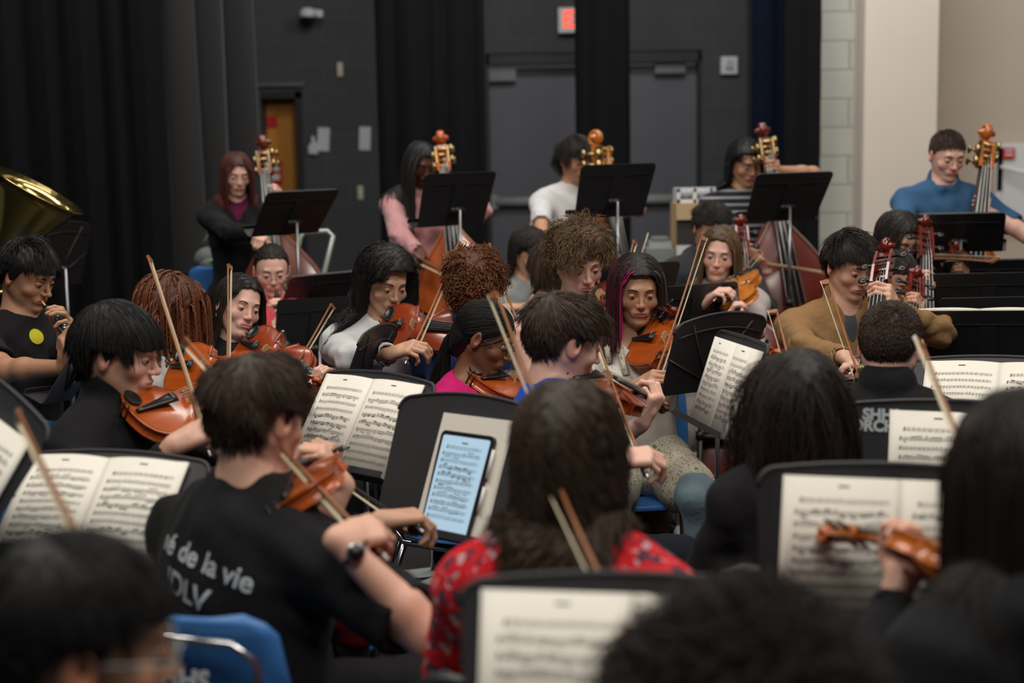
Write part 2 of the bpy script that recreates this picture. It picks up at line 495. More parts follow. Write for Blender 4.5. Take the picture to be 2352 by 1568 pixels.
# ---------------------------------------------------------------- small things on the walls
plate('wall_paper', 743, 320, 27, 53, WY-0.012, m_paperb, 'white paper sheet pinned on the black wall beside the wooden door', 'paper', 0.004, 0.07)
plate('wall_paper', 838, 318, 26, 53, WY-0.012, m_paperb, 'white paper sheet pinned on the black wall by the curtain', 'paper', 0.004, 0.05)
rg = MB().prism([(-0.04, -0.08), (0.04, -0.085), (0.045, 0.0), (0.02, 0.03), (0.012, 0.075), (-0.01, 0.075), (-0.012, 0.02), (-0.04, -0.01)], -0.01, 0.01, M=Matrix.Rotation(math.pi/2, 4, 'X')).build('hanging_tag', m_paperb)
rg.location = onY(719, 332, WY-0.03); tag(rg, 'small white tag hanging left of the pinned paper sheet', 'tag')
def switch(px, py, lab):
    o = plate('wall_plate', px, py, 12, 31, WY-0.012, m_ivory, lab, 'switch plate', 0.014)
    MB().box((0, -0.012, 0), (0.012, 0.014, 0.03)).build('toggle', m_white, o)
switch(781, 159, 'ivory wall plate high on the grey wall')
switch(828, 442, 'ivory wall plate low on the black wall left of the curtain')
c = onY(706, 32, WY-0.14)
sc_ = empty('security_camera', Matrix.Translation(c)); tag(sc_, 'white domed security camera high on the grey wall', 'security camera')
MB().lathe([(0.0, 0.055), (0.04, 0.05), (0.066, 0.02), (0.07, -0.01), (0.066, -0.03), (0, -0.03)], 18).build('housing', m_white, sc_)
MB().ball((0, 0, -0.03), (0.055, 0.055, 0.05)).build('dome', m_black, sc_)
MB().tube([(0.0, 0.13, 0.02), (0.05, 0.05, 0.02), (0.11, 0.0, 0.0)], 0.028, 10).box((0.11, 0.0, 0), (0.05, 0.06, 0.06)).build('bracket', m_white, sc_)
# fire strobe
c = onY(1674, 150, WY-0.03)
st = empty('fire_strobe', Matrix.Translation(c)); tag(st, 'white square fire alarm strobe on the black block wall', 'alarm')
MB().box((0, 0, 0), (0.145, 0.05, 0.15)).build('housing', m_white, st)
MB().box((0, -0.035, 0.01), (0.07, 0.03, 0.075), taper=0.7).build('lens', new_mat('frosted_lens', (0.5, 0.52, 0.52), 0.2), st)
# exit sign
m_exit = new_mat('exit_red', (0.8, 0.05, 0.02), 0.4); bsdf(m_exit).inputs['Emission Color'].default_value = (1, 0.09, 0.04, 1); bsdf(m_exit).inputs['Emission Strength'].default_value = 1.3
c = onY(1345, 46, WY-0.05)
ex = empty('exit_sign', Matrix.Translation(c)); tag(ex, 'white exit sign with red letters half hidden behind the narrow curtain', 'sign')
MB().box((0, 0, 0), (0.48, 0.06, 0.215)).box((0.0, 0, 0.13), (0.1, 0.05, 0.05)).build('housing', m_white, ex)

FONT_MESH = {}
def text_mesh(txt, size=1.0, bold=0.0, shear=0.0):
    cu = bpy.data.curves.new('lettering', 'FONT'); cu.body = txt; cu.size = size; cu.offset = bold; cu.shear = shear
    cu.align_x = 'CENTER'; cu.align_y = 'CENTER'; cu.extrude = 0.001; cu.resolution_u = 4
    o = bpy.data.objects.new('lettering', cu); C.objects.link(o)
    bpy.context.view_layer.update()
    me = bpy.data.meshes.new_from_object(o.evaluated_get(bpy.context.evaluated_depsgraph_get()))
    bpy.data.objects.remove(o); bpy.data.curves.remove(cu)
    return me
me = text_mesh('EXIT', 0.2, 0.006)
me.materials.clear(); me.materials.append(m_exit)
o = bpy.data.objects.new('lettering', me); C.objects.link(o); o.parent = ex
o.rotation_euler = (math.pi/2, 0, 0); o.location = (0, -0.032, 0)

# white door panel on the far right wall
c = onY(2385, 415, RY+0.34)
wd = empty('door_4', Matrix.Translation(c)); tag(wd, kind='structure')
sR = FPX/10.6
MB().box((0, 0, 0), (200/sR, 0.05, 175/sR)).box((-0.3, -0.03, 0), (0.02, 0.02, 175/sR)).build('door_leaf', m_white, wd)
MB().box((-0.3, -0.03, 0.09), (0.035, 0.02, 0.32)).build('window_strip', m_black, wd)
MB().tube([(-0.31, -0.07, 0.11), (0.0, -0.14, 0.03), (0.3, -0.1, -0.06)], 0.012, 8).build('push_bar', m_white, wd)
nt = plate('warning_notice', 2317, 352, 27, 25, RY+0.3, m_red, 'red notice on the white door at the far right', 'notice')
MB().box((0, -0.006, 0.02), (0.06, 0.003, 0.012)).box((0, -0.006, -0.01), (0.06, 0.003, 0.012)).build('text_block', m_white, nt)

# ---------------------------------------------------------------- table with boxes behind the players
m_card = noisy(new_mat('cardboard', srgb(188, 160, 120), 0.8), 8, 0.9, 1.1)
m_cardin = new_mat('dark_box_front', (0.03, 0.028, 0.026), 0.7)
m_tray = new_mat('white_moulded_pulp', (0.66, 0.66, 0.68), 0.8)
m_grey = new_mat('grey_green_plastic', (0.2, 0.22, 0.2), 0.5)
m_top = new_mat('dark_table_top', (0.03, 0.03, 0.033), 0.4)
DT = 8.9
def lin(px, py, d): return P(px, py, d)
c = lin(1590, 603, DT)
TZ = c.z
tb = empty('equipment_table', Matrix.Translation((c.x, c.y, 0))); tag(tb, 'dark work table carrying boxes behind the string players', 'table')
MB().box((0, 0, TZ-0.02), (0.75, 0.6, 0.04)).build('tabletop', m_top, tb)
for sx in (-1, 1):
    for sy in (-1, 1):
        MB().tube([(sx*0.33, sy*0.25, 0), (sx*0.33, sy*0.25, TZ-0.04)], 0.018, 8).build('leg', m_dsteel, tb)
s = FPX/DT
bxx = lin(1600, 500, DT).x
b_h = (602-465)/s
cb = empty('cardboard_box', Matrix.Translation((bxx+0.02, c.y, TZ))); tag(cb, 'tan cardboard box with a dark printed front on the table behind the cellist', 'box')
MB().box((0, 0, b_h/2), (0.34, 0.32, b_h)).build('carton', m_card, cb)
MB().box((-0.11, -0.163, b_h*0.38), (0.12, 0.004, b_h*0.7)).build('printed_panel', m_cardin, cb)
MB().box((0, -0.18, b_h-0.045), (0.345, 0.03, 0.1)).build('lid_flap', m_card, cb)
tr = MB()
for k in range(4): tr.box((-0.15+k*0.1, 0, 0.045), (0.02, 0.24, 0.09))
tr.box((0, 0.11, 0.045), (0.32, 0.015, 0.09)).box((0, -0.11, 0.012), (0.32, 0.02, 0.024)).box((0, -0.11, 0.08), (0.32, 0.02, 0.02))
for k in range(3): tr.ball((-0.1+k*0.1, 0, 0.04), (0.04, 0.09, 0.035), mi=1)
o = tr.build('packing_tray', [m_tray, new_mat('grey_pulp_cup', (0.3, 0.3, 0.31), 0.8)]); o.location = (bxx+0.02, c.y, TZ+b_h+0.001); tag(o, 'white moulded packing tray lying on top of the cardboard box', 'tray')
kb = lin(1512, 590, DT)
o = MB().box((0, 0, 0.05), (0.18, 0.25, 0.1)).box((0, -0.02, 0.12), (0.15, 0.2, 0.05), taper=0.85).box((0, -0.06, 0.16), (0.1, 0.1, 0.02)).build('label_printer', m_grey)
o.location = (kb.x, c.y, TZ); tag(o, 'grey green desktop printer left of the cardboard box', 'printer')
pp = lin(1560, 590, DT)
o = MB().box((0, 0, 0.06), (0.09, 0.004, 0.13)).box((0, 0.03, 0.004), (0.1, 0.08, 0.008)).build('sheet_holder', m_white); o.location = (pp.x, c.y-0.24, TZ); tag(o, 'small white sheet standing on the table in front of the box', 'paper')
# backpack and the pale tube frame by the first bass
c = P(478, 596, 8.45)
bg = MB().ball((0, 0, 0.0), (0.085, 0.07, 0.075)).ball((0.02, -0.05, -0.03), (0.06, 0.04, 0.045), mi=0).ball((0.04, -0.085, 0.0), (0.014, 0.01, 0.01), mi=1).tube([(-0.03, 0, 0.09), (0, 0.02, 0.14), (0.04, 0, 0.09)], 0.008, 6)
o = bg.build('backpack', [noisy(new_mat('grey_nylon', (0.12, 0.13, 0.13), 0.7), 30), new_mat('green_badge', (0.12, 0.5, 0.1), 0.5)])
o.location = c; tag(o, 'small grey bag with a green badge behind the blue chair', 'bag')
st_h = c.z-0.075
st_h -= .02; o = MB().box((0, 0, st_h/2), (0.4, 0.35, st_h)).box((0, 0, st_h-0.01), (0.44, 0.38, 0.02)).build('equipment_case', noisy(new_mat('black_case', (0.012, 0.012, 0.012), 0.5), 10)); o.location = (c.x, c.y, 0); tag(o, 'low black equipment case under the small grey bag', 'case')
m_pale = new_mat('pale_green_tube', (0.42, 0.47, 0.42), 0.35, 0.3)
dF = 7.5
q = [P(*a, dF) for a in ((668, 640), (690, 545), (700, 533), (752, 531), (765, 541), (742, 636))]
base = Vector((q[2].x, q[2].y, 0))
ft = empty('tube_stool', Matrix.Translation(base)); tag(ft, 'pale green tube framed folding stool beside the red double bass', 'stool')
loc = [p-base for p in q]
bpy.context.view_layer.update()
MB().tube([Vector((loc[0].x-0.06, 0.1, 0)), loc[0], loc[1], loc[2], loc[3], loc[4], loc[5], Vector((loc[5].x-0.1, -0.05, 0.0))], 0.014, 8).build('frame', m_pale, ft)
MB().tube([Vector((loc[1].x+0.02, 0.28, 0)), (loc[0]+loc[1])/2+Vector((0.03, 0.0, 0))], 0.012, 8).tube([loc[0]+Vector((0.02, 0, -.03)), loc[5]+Vector((0, 0, -.03))], 0.012, 8).build('brace', m_pale, ft)
# ---------------------------------------------------------------- pose helpers
def at_dist(A, px, py, L, far=True):
    """point on the sight line of a pixel at distance L from A"""
    o = CAM_M.translation; r = P(px, py, 1.0)-o
    w_ = o-A; a = r.dot(r); b = 2*r.dot(w_); c_ = w_.dot(w_)-L*L
    disc = b*b-4*a*c_
    if disc < 0: t = -b/(2*a)
    else: t = (-b+(1 if far else -1)*math.sqrt(disc))/(2*a)
    return o+r*t

def quad_pose(px, W, H, behind=False, d0=None, t0=32.0, ts=9.0, yaws=None):
    """pose of a W x H desk or page (centre origin) whose corners are seen at pixels TL, TR, BR, BL:
    level, leaning back by about t0 degrees, at depth about d0"""
    w2, h2 = W/2, H/2; sx = -1 if behind else 1
    cor = [Vector((-w2*sx, h2, 0)), Vector((w2*sx, h2, 0)), Vector((w2*sx, -h2, 0)), Vector((-w2*sx, -h2, 0))]
    tgt = np.array(px, dtype=float); inv = CAM_M.inverted()
    cx, cy = tgt.mean(0)
    def M_of(v): return look_frame((v[3], v[4], v[5]), v[0], v[1], v[2])
    def res(v):
        M = inv @ M_of(v); r = []
        for c_, t in zip(cor, tgt):
            q = M @ c_; z_ = min(q.z, -.2)
            r += [((q.x/-z_*FPX+1176)-t[0])/5, ((-q.y/-z_*FPX+784)-t[1])/5]
        r += [v[2]/1.5, (v[1]-t0)/ts]
        z_ = -(inv @ Vector((v[3], v[4], v[5]))).z
        if d0: r.append((z_-d0)/(d0*.03))
        return np.array(r)
    best = None
    for y0 in (yaws or ((180, 140, 220, 110, 250) if behind else (0, -40, 40, -70, 70))):
        c0 = P(cx, cy, d0 or 4.5); v = np.array([y0, t0, 0, c0.x, c0.y, c0.z]); mu = 1.0; r = res(v)
        for _ in range(60):
            J = np.zeros((len(r), 6))
            for k in range(6):
                e = .05 if k < 3 else .001; v2 = v.copy(); v2[k] += e; J[:, k] = (res(v2)-r)/e
            A = J.T@J; step = np.linalg.solve(A+mu*np.diag(np.diag(A)+1e-9), -J.T@r); r2 = res(v+step)
            if r2@r2 < r@r: v = v+step; r = r2; mu = max(mu*.4, 1e-6)
            else: mu *= 3
        if best is None or r@r < best[0]: best = (r@r, v)
    quad_pose.cost = best[0]
    return M_of(best[1])

def look_frame(loc, yaw, tilt, roll=0.0):
    """x right, y up the plane, z towards the reader; yaw 0 faces the camera, 90 faces image right"""
    th = math.radians(yaw); t = math.radians(tilt)
    n = Vector((math.sin(th)*math.cos(t), -math.cos(th)*math.cos(t), math.sin(t)))
    y = Vector((-math.sin(th)*math.sin(t), math.cos(th)*math.sin(t), math.cos(t)))
    M = frame(y.cross(n), y, n, Vector(loc))
    return M @ Matrix.Rotation(math.radians(roll), 4, 'Z')

def orient(tail, head, up):
    y = (head-tail).normalized(); z = Vector(up); z = (z-y*z.dot(y)).normalized()
    return frame(y.cross(z), y, z, tail)

# ---------------------------------------------------------------- violin family
def varnish(name, col, dark=0.55):
    m = new_mat(name, col, 0.28)
    if 'Coat' in str(m.get('done')): return m
    if m.get('done'): return m
    m['done'] = 1
    noisy(m, 14, dark, 1.25, stretch=(3, 0.35, 1))
    bsdf(m).inputs['Coat Weight'].default_value = 0.7; bsdf(m).inputs['Coat Roughness'].default_value = 0.13
    return m
m_ebony = new_mat('ebony', (0.012, 0.011, 0.011), 0.3)
m_fboard = new_mat('worn_ebony', (0.03, 0.03, 0.032), 0.28)
m_string = new_mat('wound_string', (0.55, 0.54, 0.5), 0.3, 1.0)
m_bridge = noisy(new_mat('maple_bridge', srgb(205, 165, 115), 0.6), 60, 0.85, 1.1)
m_brass = new_mat('brass_hardware', (0.55, 0.4, 0.18), 0.35, 1.0)
m_purf = new_mat('dark_purfling', (0.04, 0.015, 0.008), 0.5)

OUT_V = [(0, 0), (.004, .08), (.016, .15), (.05, .222), (.10, .267), (.16, .289), (.21, .292), (.26, .286), (.31, .270), (.345, .262), (.372, .275), (.380, .268),
         (.39, .235), (.42, .192), (.47, .163), (.52, .157), (.57, .164), (.615, .184), (.645, .212), (.655, .236), (.663, .240),
         (.680, .224), (.71, .225), (.76, .236), (.81, .237), (.87, .224), (.92, .194), (.96, .145), (.985, .09), (.997, .045), (1.0, 0)]
OUT_B = [(0, 0), (.003, .09), (.014, .17), (.045, .24), (.09, .285), (.15, .306), (.21, .31), (.27, .298), (.32, .272), (.355, .256), (.380, .262), (.388, .254),
         (.40, .222), (.43, .19), (.48, .175), (.53, .174), (.575, .184), (.605, .203), (.618, .218), (.626, .218),
         (.645, .205), (.68, .21), (.72, .212), (.77, .2), (.82, .172), (.87, .135), (.915, .098), (.955, .064), (.985, .045), (1.0, .03), (1.0, 0)]
OUT_B = [(y_, w_*.88) for y_, w_ in OUT_B]

def body_shapes(out, L, rib, arch, rings=9):
    """closed arched body; returns verts, faces, arch function"""
    half = [(w_, y) for y, w_ in out]
    loop = half+[(-x, y) for x, y in reversed(half[1:-1])]
    n = len(loop); V = []; F = []
    cy = 0.5
    S = [1.0, 0.985, 0.95, 0.88, 0.76, 0.6, 0.42, 0.22, 0.05]
    def zt(s): return arch*(1-s**2.6)**1.25 if s < 0.97 else 0
    def ring(s, z, pinch=0.0):
        for x, y in loop: V.append((x*s*L, (cy+(y-cy)*(s if s > 0.9 else s**0.9))*L, z))
    for s in S: ring(s, zt(s)+(0.002*L if s == 1.0 else 0))
    V.append((0, cy*L, arch)); top = len(V)-1
    for i in range(len(S)-1):
        for k in range(n):
            k2 = (k+1) % n; F.append((i*n+k, i*n+k2, (i+1)*n+k2, (i+1)*n+k))
    for k in range(n): F.append(((len(S)-1)*n+k, (len(S)-1)*n+(k+1) % n, top))
    # ribs and back
    b0_ = len(V)
    prof = [(1.0, -0.006*L), (0.975, -0.008*L), (0.975, -rib+0.006*L), (1.0, -rib+0.004*L), (1.0, -rib-0.003*L)]
    for s, z in prof: ring(s, z)
    for s in S[2:]: ring(s, -rib-0.003*L-zt(s)*0.9)
    V.append((0, cy*L, -rib-arch*0.9)); bot = len(V)-1
    m = len(prof)+len(S)-2
    for k in range(n):
        k2 = (k+1) % n; F.append((k, b0_+k, b0_+k2, k2))
    for i in range(m-1):
        for k in range(n):
            k2 = (k+1) % n; F.append((b0_+i*n+k, b0_+(i+1)*n+k, b0_+(i+1)*n+k2, b0_+i*n+k2))
    for k in range(n): F.append((b0_+(m-1)*n+k, bot, b0_+(m-1)*n+(k+1) % n))
    ang = [math.atan2(y-cy, x) for x, y in loop]; rad = [math.hypot(x, y-cy) for x, y in loop]
    def z_at(x, y):
        x /= L; y = y/L
        a = math.atan2(y-cy, x); r = math.hypot(x, y-cy)
        k = min(range(n), key=lambda i: abs((ang[i]-a+math.pi) % (2*math.pi)-math.pi))
        return zt(min(r/rad[k], 1.0))
    return V, F, z_at

def fiddle(kind, col_name, col, label, cat=None, chin='k', group=None):
    L = {'violin': 0.356, 'viola': 0.40, 'cello': 0.755, 'bass': 1.12}[kind]
    rib = {'violin': .031, 'viola': .037, 'cello': .115, 'bass': .2}[kind]
    arch = {'violin': .017, 'viola': .019, 'cello': .035, 'bass': .05}[kind]
    k = L/0.356
    mv = varnish(col_name, col); name = {'bass': 'double_bass'}.get(kind, kind)
    root = empty(name); tag(root, label, cat or name.replace('_', ' '), group)
    out = OUT_B if kind == 'bass' else OUT_V
    V, F, z_at = body_shapes(out, L, rib, arch)
    b = MB(); b.add(V, F); b.build('body', mv, root)
    # purfling line on the top
    half = [(w_, y) for y, w_ in out]; loop = half+[(-x, y) for x, y in reversed(half[1:-1])]
    pts = [Vector((x*.955*L, (.5+(y-.5)*.965)*L, 0.0012*k)) for x, y in loop]
    MB().tube(pts+[pts[0]], 0.0007*k, 4, cap=False).build('purfling', m_purf, root)
    for sx in (-1, 1):
        fh = [(.088, .583), (.082, .600), (.098, .608), (.112, .592), (.116, .56), (.124, .52), (.134, .48), (.145, .445), (.154, .415), (.168, .400), (.182, .408), (.178, .424)]
        w_ = [.004, .006, .005, .006, .009, .012, .013, .012, .009, .006, .006, .004]
        if kind == 'bass': fh = [(x*1.05, y-.02) for x, y in fh]
        V = []; Fc = []
        for i, (x, y) in enumerate(fh):
            for s in (-1, 1):
                X = (x+s*w_[i]*0.8)*L*sx; Y = (y+s*w_[i]*0.3)*L
                V.append((X, Y, z_at(X, Y)+0.0006*k))
        for i in range(len(fh)-1): Fc.append((2*i, 2*i+1, 2*i+3, 2*i+2))
        mb = MB().add(V, Fc)
        for j in (1, 10):
            X, Y = fh[j][0]*L*sx, fh[j][1]*L
            mb.ball((X, Y, z_at(X, Y)), (0.0035*k, 0.0035*k, 0.0009*k), seg=8, rings=4)
        mb.build('f_hole', m_purf, root)
    nut = (1.37 if kind != 'bass' else 1.24)*L; bz = arch+0.031*k; by = 0.46*L
    if kind == 'bass': bz = arch+0.15
    if kind == 'cello': bz = arch+0.085
    fb0 = {'bass': .6, 'cello': .61}.get(kind, .60)*L
    zn = 0.006*k if kind in ('violin', 'viola') else 0.02
    def fz(y): return zn+(bz-0.006*k-zn)*(nut-y)/(nut-by)
    # neck
    nw = 0.0115*k if kind != 'bass' else 0.024
    mb = MB()
    mb.tube([(0, 0.985*L, -rib*0.55), (0, 1.0*L+0.006*k, -rib*0.25), (0, 1.05*L, fz(1.05*L)-0.016*k), (0, 1.2*L, fz(1.2*L)-0.013*k), (0, nut, zn-0.011*k)],
            [nw*1.3, nw*1.35, nw*1.1, nw*1.0, nw*0.95], 10, flat=0.8)
    mb.build('neck', mv, root)
    mb = MB(); V = []
    for y, hw in ((fb0, nw*1.9), (1.0*L, nw*1.35), (nut, nw*1.02)):
        for i in range(7):
            a = math.pi*(i/6); V.append((hw*math.cos(a), y, fz(y)-0.004*k+0.0055*k*math.sin(a)))
        V.append((-hw, y, fz(y)-0.009*k)); V.append((hw, y, fz(y)-0.009*k))
    Fc = []
    for j in range(2):
        for i in range(9): Fc.append((j*9+i, j*9+(i+1) % 9, (j+1)*9+(i+1) % 9, (j+1)*9+i))
    Fc.append(tuple(range(8, -1, -1))); Fc.append(tuple(range(18, 27)))
    mb.add(V, Fc).build('fingerboard', m_fboard, root)
    # pegbox and scroll
    Mx = Matrix(((0, 0, 1), (1, 0, 0), (0, 1, 0)))
    e = 1.60*L if kind != 'bass' else 1.36*L
    pz = zn-0.03*k if kind != 'bass' else zn-0.07
    side = [(nut, zn+0.002*k), (nut+(e-nut)*.5, zn-0.004*k), (e-0.01*L, pz+0.014*k), (e-0.01*L, pz-0.004*k), (nut+(e-nut)*.5, zn-0.026*k), (nut, zn-0.02*k)]
    mb = MB()
    hw = nw*1.05
    for s in (-1, 1): mb.prism(side, s*hw-0.0022*k, s*hw+0.0022*k, M=Mx)
    mb.prism([(nut, zn-0.014*k), (nut+(e-nut)*.5, zn-0.018*k), (e, pz+0.004*k), (e, pz-0.004*k), (nut+(e-nut)*.5, zn-0.026*k), (nut, zn-0.02*k)], -hw, hw, M=Mx)
    mb.build('pegbox', mv, root)
    mb = MB(); pts = []; rs = []
    R = 0.018*k*(1 if k < 1.5 else .78) if kind != 'bass' else 0.038
    cyy, czz = e+0.012*k, pz+0.004*k-(0.0 if kind != 'bass' else 0.02)
    T = 2.1*2*math.pi
    for i in range(34):
        u = i/33; a = -0.9*math.pi+u*T; r = R*(1-0.8*u)
        pts.append((0, cyy+r*math.cos(a), czz+r*math.sin(a)*1.0)); rs.append(R*0.34*(1-0.45*u))
    for i in range(33):
        u = i/32
    mb.tube(pts, rs, 8, flat=1.7, up=(1, 0, 0))
    Mr = Matrix.Rotation(math.pi/2, 3, 'Y')
    mb.lathe([(0, -R*1.05), (R*.30, -R*1.0), (R*.34, -R*.7), (R*.5, -R*.6), (R*.55, 0), (R*.5, R*.6), (R*.34, R*.7), (R*.30, R*1.0), (0, R*1.05)], 12, M=Matrix.Translation((0, cyy, czz)) @ Mr.to_4x4())
    mb.build('scroll', mv, root)
    if kind in ('violin', 'viola', 'cello'):
        for j in range(4):
            y = nut+(e-nut)*(0.18+0.2*j); z = zn-0.012*k-(0.006*k*j/3); s = 1 if j % 2 else -1; pk = k if k < 1.5 else k*.72
            mb = MB().tube([(-s*hw*1.3, y, z), (s*hw*1.2, y, z), (s*(hw+0.014*pk), y, z), (s*(hw+0.016*pk), y, z)], [0.0026*pk, 0.0034*pk, 0.004*pk, 0.006*pk], 8)
            mb.ball((s*(hw+0.026*pk), y, z), (0.011*pk, 0.0095*pk, 0.0035*pk), seg=10, rings=6)
            mb.build('peg', m_ebony if kind == 'cello' or j % 2 == 0 else m_ebony, root)
    else:
        for s in (-1, 1):
            MB().box((s*(hw+0.005), nut+(e-nut)*.5, zn-0.03), (0.006, (e-nut)*.8, 0.05)).build('tuner_plate', m_brass, root)
        for j in range(4):
            y = nut+(e-nut)*(0.2+0.2*j); s = 1 if j % 2 else -1; z = zn-0.03
            mb = MB().tube([(-s*hw, y, z), (s*(hw+0.02), y, z)], 0.009, 8).tube([(s*(hw+0.014), y, z), (s*(hw+0.026), y, z)], 0.022, 14)
            mb.tube([(s*(hw+0.022), y, z-0.02), (s*(hw+0.028), y+0.01, z-0.075)], 0.006, 8).ball((s*(hw+0.028), y+0.012, z-0.09), (0.008, 0.02, 0.016), seg=10, rings=6)
            mb.build('tuning_machine', m_brass, root)
    # bridge, tailpiece, strings
    bw = 0.021*k
    zb = z_at(0, by)
    pr = [(-bw, -0.001), (-bw*.55, -.001), (-bw*.5, 0.006*k), (-bw*.2, 0.009*k), (bw*.2, .009*k), (bw*.5, .006*k), (bw*.55, -.001), (bw, -.001), (bw*.98, .004*k), (bw*.78, .009*k), (bw*.9, .015*k), (bw*.74, bz-zb-0.004*k), (0, bz-zb), (-bw*.74, bz-zb-0.004*k), (-bw*.9, .015*k), (-bw*.78, .009*k), (-bw*.98, .004*k)]
    Mb = Matrix(((1, 0, 0, 0), (0, 0, -1, by), (0, 1, 0, zb), (0, 0, 0, 1)))
    MB().prism(pr, -0.0016*k, 0.0016*k, M=Mb).build('bridge', m_bridge, root)
    ty0, ty1 = 0.03*L, 0.34*L
    tz0, tz1 = 0.008*k, arch+(bz-arch)*0.62
    mb = MB(); V = []; Fc = []
    for i in range(6):
        u = i/5; y = ty0+(ty1-ty0)*u; hw2 = (0.0075+0.0125*u)*k; z = tz0+(tz1-tz0)*u
        V += [(-hw2, y, z-.002*k), (-hw2*.6, y, z+.002*k), (0, y, z+.0035*k), (hw2*.6, y, z+.002*k), (hw2, y, z-.002*k), (0, y, z-.004*k)]
    for i in range(5):
        for j in range(6): Fc.append((i*6+j, i*6+(j+1) % 6, (i+1)*6+(j+1) % 6, (i+1)*6+j))
    Fc += [tuple(range(5, -1, -1)), tuple(range(30, 36))]
    mb.add(V, Fc)
    tp = mb.build('tailpiece', m_ebony, root)
    mb = MB()
    for j in range(4):
        x = (-1.5+j)*0.0075*k
        mb.ball((x*0.9, ty1-0.012*k, tz1+0.004*k), 0.0024*k, seg=8, rings=5)
    mb.build('fine_tuner', m_string, root)
    for j in range(4):
        x = (-1.5+j)
        rr = 0.0005*k if k < 1.5 else 0.0016
        MB().tube([(x*.0066*k, ty1-0.01*k, tz1), (x*0.0105*k, by, bz+0.0006-abs(x)*0.0012*k), (x*0.0048*k*(1.1 if kind != 'bass' else .8), nut, zn+0.0035*k), (x*0.003*k, nut+(e-nut)*(0.2+.2*j), zn-0.01*k)], rr, 5).build('string', m_string, root)
    if kind in ('violin', 'viola'):
        mb = MB(); V = []; Fc = []
        cxr, cyr = -0.135*L, 0.085*L
        for i in range(6):
            r = i/5
            for j in range(16):
                a = 2*math.pi*j/16
                V.append((cxr+math.cos(a)*r*0.028*k*1.1, cyr+math.sin(a)*r*0.019*k, 0.009*k+0.005*k*r**2.5))
        for j in range(16):
            a = 2*math.pi*j/16
            V.append((cxr+math.cos(a)*0.028*k, cyr+math.sin(a)*0.017*k, 0.004*k))
        for i in range(6):
            for j in range(16): Fc.append((i*16+j, (i+1)*16+j, (i+1)*16+(j+1) % 16, i*16+(j+1) % 16))
        mb.add(V, Fc)
        mb.tube([(cxr+0.012*k, -0.001*k, 0.012*k), (cxr+0.012*k, -0.003*k, -rib-0.002*k)], 0.0025*k, 6).tube([(cxr+0.03*k, -0.001*k, 0.012*k), (cxr+0.03*k, -0.003*k, -rib-0.002*k)], 0.0025*k, 6)
        mb.build('chin_rest', m_ebony if chin == 'k' else varnish('rosewood_rest', srgb(110, 45, 20)), root)
    else:
        plen = 0.28 if kind == 'cello' else 0.14
        MB().tube([(0, 0.02*L, -rib*.5), (0, -0.02, -rib*.5), (0, -0.022, -rib*.5), (0, -plen, -rib*.5)], [0.016, 0.016, 0.006, 0.005], 8).build('endpin', m_steel, root)
    return root

m_stick = noisy(new_mat('pernambuco_stick', srgb(148, 96, 58), 0.35), 30, 0.8, 1.2)
m_stickd = new_mat('carbon_stick', (0.02, 0.018, 0.018), 0.35)
m_hair_bow = new_mat('bow_hair', srgb(216, 203, 172), 0.6)
def bow(tip, frog, up, label, dark=False, kind='violin', length=None, hair_mat=None, group=None):
    L = (frog-tip).length
    root = empty('violin_bow' if kind == 'violin' else kind+'_bow', orient(frog, tip, up)); tag(root, label, 'bow', group)
    ms = m_stickd if dark else m_stick
    q = 1.0 if kind == 'violin' else 1.5
    pts = []; rs = []
    for i in range(17):
        u = i/16; pts.append((0, -0.01+u*(L+0.01), 0.010*q-0.011*math.sin(math.pi*u)*(0.7))); rs.append((0.0044-0.0014*u)*q)
    mb = MB().tube(pts, rs, 8)
    mb.prism([(L-0.004, 0.014*q), (L+0.005, 0.010*q), (L+0.012, -0.012*q), (L-0.003, -0.011*q), (L-0.014, 0.005*q)], -0.0035*q, 0.0035*q, M=Matrix(((0, 0, 1), (1, 0, 0), (0, 1, 0))))
    mb.build('stick', ms, root)
    hz = -0.012*q
    MB().add([(-0.0042*q, 0.03, hz), (0.0042*q, 0.03, hz), (0.0042*q, 0.03, hz-0.0012), (-0.0042*q, .03, hz-0.0012), (-0.0032*q, L+0.002, hz), (0.0032*q, L+.002, hz), (.0032*q, L+.002, hz-.0012), (-.0032*q, L+.002, hz-.0012)],
             [(0, 1, 5, 4), (1, 2, 6, 5), (2, 3, 7, 6), (3, 0, 4, 7), (0, 3, 2, 1), (4, 5, 6, 7)], smooth=False).build('bow_hair', hair_mat or m_hair_bow, root)
    MB().box((0, 0.022, 0.0), (0.009*q, 0.044, 0.020*q)).build('frog', m_ebony, root)
    MB().tube([(0, -0.028, 0.010*q), (0, -0.01, 0.010*q)], 0.0042*q, 8).ball((0, -0.03, 0.010*q), 0.0045*q, seg=8, rings=6).build('screw_button', m_steel, root)
    MB().box((0, L+0.004, -0.0128*q), (0.007*q, 0.016, 0.002)).build('tip_plate', m_white, root)
    return root

# ---------------------------------------------------------------- music stands
m_stand = noisy(new_mat('black_stand_metal', (0.014, 0.014, 0.015), 0.42), 120, 0.8, 1.2)
m_standp = noisy(new_mat('charcoal_stand_plastic', (0.028, 0.029, 0.032), 0.5), 200, 0.85, 1.15, 0.1, 300, bdist=0.0005)
m_pole = new_mat('stand_pole_steel', (0.35, 0.35, 0.36), 0.35, 0.9)

